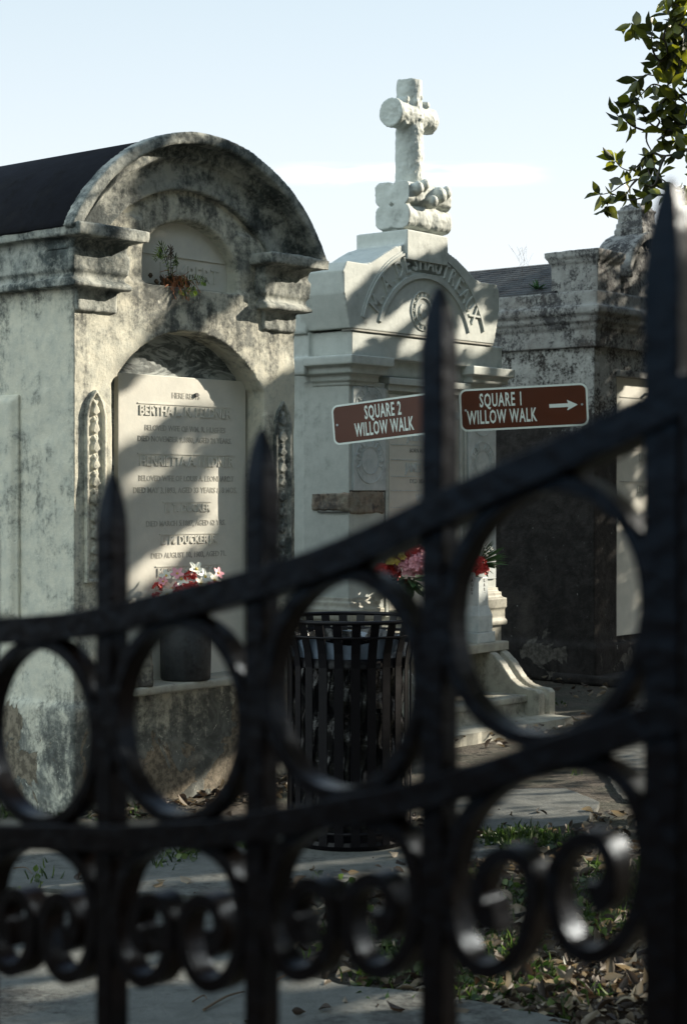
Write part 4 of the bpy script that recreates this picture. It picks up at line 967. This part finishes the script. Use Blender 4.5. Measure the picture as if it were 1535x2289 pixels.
# --- the magnolia whose twigs hang into the picture
def crown_pts(n, ctr, rad, keep=None):
    v = rng.normal(size=(n, 3)); v /= np.linalg.norm(v, axis=1)[:, None]; r_ = rng.random(n)**.45
    # clump: pull towards random branch tips
    k = 60; tip = rng.normal(size=(k, 3)); tip /= np.linalg.norm(tip, axis=1)[:, None]; tip *= (rng.uniform(.45, .95, k))[:, None]
    p = v*r_[:, None]; j = rng.integers(0, k, n); p2 = tip[j]+rng.normal(size=(n, 3))*.13; sel = rng.random(n) < .6; p[sel] = p2[sel]
    return np.array(ctr)+p*np.array(rad)
def screen_pts(n, box, ctr, rad):            # leaves lying between the sun and the row, inside the crown
    out_ = []; ctr = np.array(ctr); rad = np.array(rad)
    if n == 0: return np.zeros((0, 3))
    while sum(len(o_) for o_ in out_) < n:
        m_ = n; 
        t_ = rng.uniform(box[0], box[1], m_); d_ = rng.uniform(box[2], box[3], m_); z_ = rng.uniform(box[4], box[5], m_)
        g_ = a3+t_[:, None]*u3+d_[:, None]*n3; g_[:, 2] = z_; p = g_+rng.uniform(1.5, 13, m_)[:, None]*s3
        q = (p-ctr)/rad; ok = (q*q).sum(1) < 1; out_.append(p[ok])
    return np.concatenate(out_)[:n]
def limbs(mb, base, ctr, rad, nl=14, seed=3, r0=.17):
    rr = random.Random(seed); top = Vector(ctr)+Vector((0, 0, rad[2]*.5)); base = Vector(base)
    trunk = [base+(top-base)*f_+Vector((math.sin(f_*5+seed)*.12, math.cos(f_*4)*.1, 0))*(1 if 0 < f_ < 1 else 0) for f_ in [i/8 for i in range(9)]]
    mb.tube(trunk, [r0*(1.25 if i == 0 else 1)*(1-.09*i) for i in range(9)], 10)
    for i in range(nl):
        a = 2.4*i+rr.random(); st_ = trunk[2+i % 5]; e = Vector(ctr)+Vector((math.cos(a)*rad[0]*.8, math.sin(a)*rad[1]*.8, rr.uniform(-.6, .7)*rad[2]))
        md = st_.lerp(e, .5)+Vector((0, 0, .25))
        smp = np.array([tuple((st_.lerp(md, f_) if h_ else md.lerp(e, f_))) for h_ in (0, 1) for f_ in np.linspace(0, 1, 25)])
        if in_frame(smp).any() or gap0(smp).mean() > .06: continue
        mb.tube([st_, md, e], [.07, .045, .018], 7)
        for q in range(4):
            e2 = e+Vector((rr.uniform(-1, 1), rr.uniform(-1, 1), rr.uniform(-.5, .8)))*.7
            if in_frame(np.array([tuple(e2)]))[0] or gap0(np.array([tuple(e2.lerp(md, f_)) for f_ in (0, .2, .4, .6)])).any(): continue
            mb.tube([md.lerp(e, .5+.1*q), e2], [.02, .006], 5)
def tree(label, base, ctr, rad, n1, n2, box, seed, r0=.17):
    o = thing('magnolia_tree', label, 'tree', base, 0, 'magnolia trees beside the tombs'); off = np.array(base)
    mb = MB(lambda a, b_, c: (a-base[0], b_-base[1], c-base[2])); limbs(mb, base, ctr, rad, 16, seed, r0); mb.build('trunk', M['bark'], o, smooth=True)
    p = np.concatenate([crown_pts(n1, ctr, rad), screen_pts(n2, box, ctr, rad)])
    p = p[~lights_gap(p)]; p = p[~in_frame(p, 45)]; p = p[p[:, 2] > 1.0]; p = p[~((p[:, 0] < .14*p[:, 1]) & (p[:, 1] > 6.2))]; p = p[np.linalg.norm(p-np.array([0, 0, 1.5]), axis=1) > 1.2]
    return o, p, off
treeA, pA, offA = tree('magnolia tree whose leafy twigs hang in at the top right corner', (6.5, 9.7, 0), (5.0, 11.4, 4.7), (3.4, 2.9, 3.0), 9000, 44000, (-.3, 8.6, -1.2, .2, 0, 4.0), 3)
leaves_mesh('crown', pA-offA, .105, 'leaf', treeA)
treeB, pB, offB = tree('low spreading magnolia beyond the right edge, shading the path', (6.4, 6.8, 0), (6.0, 6.7, 4.0), (3.2, 3.0, 3.3), 16000, 26000, (-1.0, 5.0, .1, 4.0, 0, .6), 5)
leaves_mesh('crown', pB-offB, .105, 'leaf', treeB)
treeC, pC, offC = tree('added unseen magnolia canopy beside the camera, cutting sky light on the tombs', (5.2, 1.4, 0), (3.0, 2.2, 5.6), (4.9, 3.8, 2.7), 30000, 0, None, 8, .2)  # unseen canopy added to dim the fence, foreground and tomb fronts
leaves_mesh('crown', pC-offC, .15, 'leaf', treeC)
treeD, pD, offD = tree('tall unseen magnolia added past the dark mildewed tomb to block low sun', (8.6, 16.0, 0), (8.0, 15.6, 3.9), (3.6, 3.2, 3.6), 9000, 30000, (2.4, 9.0, -1.3, .8, 0, 3.4), 11)  # added outside the frame to keep sun off the two farther tombs
leaves_mesh('crown', pD-offD, .11, 'leaf', treeD)
# twigs in the picture, hanging at about nine metres
TW = [[(1500,500),(1373,620),(1290,610),(1200,590),(1180,600),(1165,470),(1130,400),(1050,380),(980,370),(860,270),(800,230)], [(1180,600),(1080,610),(1020,500),(1010,400),(1020,310)],
 [(1500,760),(1373,690),(1260,650),(1180,610),(1090,640),(1060,760),(950,760),(870,820)], [(1500,950),(1373,960),(1220,965),(1140,900),(1060,860),(1000,870),(930,940),(870,1000)],
 [(1500,1200),(1373,1270),(1200,1330),(1060,1300),(960,1220),(880,1100),(800,1040)], [(1060,1300),(960,1330),(850,1300),(780,1260),(720,1200),(660,1180)],
 [(1520,1500),(1373,1530),(1330,1550),(1150,1590),(1000,1560),(950,1590),(880,1680),(800,1740),(700,1710),(640,1640)], [(1150,1590),(1100,1700),(1040,1890),(940,1870),(860,1830),(720,1880),(600,1960),(480,1990)],
 [(1520,1990),(1350,1960),(1160,1990),(1090,1990),(960,2010),(820,2040),(700,2030),(600,1980),(560,2100)], [(1520,1880),(1373,1910),(1270,1930),(1080,1800),(1040,1700)],
 [(1500,380),(1373,300),(1250,200),(1180,120),(1230,30)], [(1500,470),(1373,450),(1290,420),(1200,500)], [(1500,120),(1373,100),(1280,60),(1200,-20)], [(1500,800),(1373,820),(1280,780),(1220,720)], [(1500,1050),(1373,1050),(1290,1010),(1230,1050)], [(1500,1350),(1373,1400),(1280,1420),(1200,1480)],
 [(1373,1270),(1290,1220),(1240,1240)], [(1220,965),(1150,1010),(1080,1080)], [(1373,300),(1340,380),(1290,470)], [(1130,400),(1150,300),(1190,200)], [(960,1330),(960,1440),(1010,1540)], [(1060,1300),(1090,1230),(1000,1150)], [(860,1830),(800,1900),(760,1980)], [(1040,1700),(980,1740),(1000,1800)]]
mb = MB(lambda a, b_, c: (a-offA[0], b_-offA[1], c-offA[2])); pos = []; dirs = []
rt = random.Random(5)
skip = 0
for w_i, tw_ in enumerate(TW):
    Yb = 9.0+rt.uniform(-.25, .25) if w_i else 9.0
    P = [px_at(1235+x/4.577, y/4.577, 9.0+.25*math.sin((x+y)/300.0)) for x, y in tw_]
    Ps = [Vector(p) for p in smoothpts3(P, 4)]
    n_ = len(Ps); mb.tube(Ps, [.0075-.0055*i/n_ for i in range(n_)], 5)
    for i in range(n_):
        x_px = 767.5+F*Ps[i].x/Ps[i].y
        f_ = i/n_
        k = 0
        if i == n_-1: k = 5
        elif f_ > .30 and rt.random() < .46: k = rt.choice((1, 1, 2))
        elif x_px > 1490: k = 1
        d = (Ps[min(i+1, n_-1)]-Ps[max(i-1, 0)]).normalized()
        for q in range(k):
            s_ = Vector((rt.gauss(0, 1), rt.gauss(0, .8), rt.gauss(0, 1))).normalized(); dr = (d*.75+s_*.8+Vector((0, 0, -.12))).normalized()
            pos.append(tuple(Ps[i]+s_*.004)); dirs.append(tuple(dr*1.3))
for i in range(34):                          # denser mass at the top right
    p = px_at(rt.uniform(1470, 1580), rt.triangular(-60, 420, 40), rt.uniform(8.9, 9.5)); pos.append(tuple(p)); dirs.append((rt.gauss(-.3, .8), rt.gauss(0, .6), rt.gauss(0, .8)))
# the limb that carries the twigs, reaching in from the trunk outside the frame
lb = [Vector((6.1, 10.2, 2.9)), Vector((4.6, 9.9, 3.7)), Vector((2.9, 9.5, 3.5)), px_at(1610, 300, 9.1)]; mb.tube(smoothpts3(lb), [.06*(1-.8*i/18)+.008 for i in range(19)], 8)
for yy in (120, 210, 280, 420):
    mb.tube([px_at(1700, 300, 9.15), px_at(1620, yy, 9.1), px_at(1540, yy*.98, 9.05)], [.02, .012, .007], 6)
mb.build('branch', M['bark'], treeA, smooth=True)
leaves_mesh('leaf_spray', np.array(pos)-offA, .098, 'leaf', treeA, np.array(dirs), .35, .22)

# hedge beyond the tombs, and an unseen one added behind the camera to cut light
def hedge(label, x0, x1, y, h, seed):
    o = thing('hedge', label, 'hedge', ((x0+x1)/2, y, 0), 0, 'boundary hedges'); cx_ = (x0+x1)/2; mb = MB(); nx_ = int((x1-x0)/.3); nz_ = int(h/.3); P = []
    for side in (0, 1):
        for j in range(nz_+1):
            for i in range(nx_+1): P.append(((x0-cx_)+i*.3, (.9 if side else -.9)*(1-.3*(j/nz_)**4), j*h/nz_))
    V_ = np.array(P); nn_ = fbm(V_*.9+seed, 4); V_[:, 1] += np.sign(V_[:, 1])*nn_*.5; V_[:, 2] += (V_[:, 2] > .5*h)*nn_*.6
    m_ = (nx_+1)*(nz_+1); fs_ = []
    for sd_ in (0, 1):
        for j in range(nz_):
            for i in range(nx_): a = sd_*m_+j*(nx_+1)+i; fs_.append((a, a+1, a+nx_+2, a+nx_+1))
    for i in range(nx_): a = nz_*(nx_+1)+i; fs_.append((a, a+1, m_+a+1, m_+a))
    mb.add([tuple(p) for p in V_], fs_); mb.build('shrub_mass', M['hedgegreen'], o, smooth=True)
    k = rng.integers(0, len(V_), 9000); lp = V_[k]+rng.normal(size=(9000, 3))*.12; leaves_mesh('foliage', lp, .16, 'leaf', o)
M['hedgegreen'] = simple('dense_hedge', (.018, .026, .012), .9, 0, .5, 1, 6)
hedge('tall hedge closing the far side of the cemetery behind the tombs', -26, 30, 34, 3.8, 3)
hedge('unseen hedge added behind the camera to darken reflections and fill light', -12, 16, -8, 4.6, 9)  # invented to lower the bright horizon mirrored in the iron
# ================================================================== ground cover
def scatter(n, fn): return [fn() for _ in range(n)]
SL = [[(-2.6, 3.2), (.75, 3.2), (.62, 4.95), (.24, 5.22), (-.02, 5.30), (-.205, 5.50), (-.30, 6.35), (-1.6, 6.62), (-2.9, 6.8)], [(-2.9, 6.88), (-1.6, 6.70), (-.32, 6.44), (-.36, 7.2), (-.50, 7.55), (-1.6, 7.75), (-2.9, 7.9)],
      [(.50, 7.75), (.80, 7.72), (1.08, 7.95), (1.22, 8.45), (1.10, 8.85), (.62, 8.8), (.42, 8.3)], [(.33, 7.2), (.62, 7.15), (.66, 7.5), (.5, 7.66), (.30, 7.6)], [(-.34, 6.75), (.42, 6.62), (.40, 7.05), (.25, 8.05), (-.42, 8.1)], [(1.35, 8.6), (3.2, 8.0), (4.6, 11.2), (3.4, 13.2), (2.05, 12.2), (1.45, 10.9)]]
def on_slab(x, y):
    b_ = np.zeros(len(x), bool)
    for P in SL: b_ |= inpoly(x, y, P)
    return b_
def foot(x, y):                              # tomb footprints
    t_ = (x-a3[0])*u3[0]+(y-a3[1])*u3[1]; d_ = (x-a3[0])*n3[0]+(y-a3[1])*n3[1]
    return ((t_ > -.03) & (t_ < 1.57) & (d_ < .03)) | ((t_ > 3.1) & (t_ < 4.6) & (d_ < -.3)) | ((t_ > 6.35) & (d_ < -.82))
def blades(n, x0, x1, y0, y1, dens, h, name='grass'):
    x = rng.uniform(x0, x1, n); y = rng.uniform(y0, y1, n); q = np.stack([x, y, x*0], 1); f_ = fbm(q*1.7+9, 3)
    ok = (~on_slab(x, y)) & (~foot(x, y)) & (f_ > dens); return np.stack([x, y, np.zeros(len(x))], 1)[ok]
pg = np.concatenate([blades(9000, -.35, 2.4, 4.9, 7.7, .06, .05), blades(3000, .0, 2.2, 7.2, 9.5, .08, .05), blades(1500, -2.4, 0, 6.6, 6.9, .0, .05), blades(2500, -2.2, -.2, 7.5, 9.0, .10, .04)])
# extra tufts where the photograph shows them
tuft = []
for x, y, n_ in ((395, 1925, 60), (420, 1918, 60), (370, 1935, 40), (95, 1975, 25), (20, 1885, 30), (530, 1900, 40), (752, 1990, 22), (1140, 2120, 110), (1120, 2140, 90), (1200, 2190, 40), (1060, 2210, 140), (1090, 2180, 120), (1040, 2160, 90), (1390, 2000, 160), (1360, 2085, 120), (820, 2100, 60), (880, 2150, 140), (900, 2170, 120), (740, 2110, 60), (1180, 1880, 200), (1120, 1890, 200), (1250, 1890, 120), (850, 2200, 100), (1240, 1580, 20), (1150, 1560, 12)):
    X, Y = px_gnd(x, y); tuft += [(X+random.gauss(0, .05), Y+random.gauss(0, .09), 0) for _ in range(n_)]
pg = np.concatenate([pg, np.array(tuft)]); pg[:, 2] = .0
n = len(pg); dirs_ = np.stack([rng.normal(size=n)*.5, rng.normal(size=n)*.5, np.ones(n)*1.6], 1)
k = rng.random(n) < .4
o = leaves_mesh('grass', pg[k], .065, 'grass', None, dirs_[k], .2, .04); tag(o, 'sparse green grass and weeds on the bare soil', 'grass', kind='stuff')
pc = pg[~k].copy(); pc[:, 2] += rng.uniform(.005, .035, len(pc)); o = leaves_mesh('ground_cover', pc, .03, 'grass', None, dirs_[~k]*np.array([3, 3, .3]), .3, .35); tag(o, 'small leafy clover patches between the paving slabs', 'clover', kind='stuff')
x = np.concatenate([rng.uniform(-.3, 2.6, 5200), rng.uniform(-2.6, .2, 500), rng.normal(.72, .25, 3200), rng.uniform(-1.2, 0, 250)]); y = np.concatenate([rng.uniform(4.6, 8.2, 5200), rng.uniform(4.4, 8.2, 500), rng.normal(5.35, .35, 3200), rng.normal(6.68, .05, 250)])
ons = on_slab(x, y); ok = (~foot(x, y)) & ((~ons) | (rng.random(len(x)) < .03)); pl_ = np.stack([x, y, np.where(ons, .034, .012)+rng.uniform(0, .014, len(x))], 1)[ok]
lit = []
for (ta, tb, da, db, n_) in ((-.1, 2.0, .02, .32, 420), (2.0, 5.2, -.2, .35, 120), (5.0, 6.6, -2.0, .3, 140)):
    for _ in range(n_):
        q = row(random.uniform(ta, tb), random.uniform(da, db)); lit.append((q.x, q.y, random.uniform(.012, .05)))
pl_ = np.concatenate([pl_, np.array(lit)]); n = len(pl_)
o = leaves_mesh('leaf_litter', pl_, .050, 'litter', None, np.stack([rng.normal(size=n)*2, rng.normal(size=n)*2, rng.normal(size=n)*.25], 1), .7, .2, sz=(.3, 1.6)); tag(o, 'dry curled brown leaves strewn over soil and paving', 'fallen leaves', kind='stuff')
# twigs lying on the slabs
for i, (xa, ya, xb, yb, lab) in enumerate(((305, 2222, 392, 2209, 'bent brown twig on the sunlit paving slab, lower left'), (455, 2287, 545, 2245, 'thick dark stick lying across the slab near the bottom edge'), (600, 2230, 680, 2198, 'forked dark stick at the slab joint below the litter bin'), (30, 1962, 72, 1975, 'short twig in the grassy joint at the far left'), (395, 1932, 437, 1921, 'pale straw twig on the slab beside the grass tuft'), (430, 2268, 462, 2262, 'tiny curved twig on the shaded slab beside the thick stick'))):
    A_, B_ = Vector(px_gnd(xa, ya)).to_3d(), Vector(px_gnd(xb, yb)).to_3d(); m_ = A_.lerp(B_, .45)+Vector((.01, .03, .006)); mb = MB(lambda a, b_, c, A_=A_: (a-A_.x, b_-A_.y, c))
    r_ = .0045 if i in (1, 2) else .003
    pts = smoothpts3([A_, m_, B_]); mb.tube(pts, [r_*(1-.5*j/len(pts)) for j in range(len(pts))], 5)
    if i in (0, 2): mb.tube([m_, m_.lerp(B_, .5)+Vector((.02, -.04, .004))], .002, 4)
    o = mb.build('twig', M['twigmat'], None); o.location = (A_.x, A_.y, .036); tag(o, lab, 'twig', 'twigs on the paving')
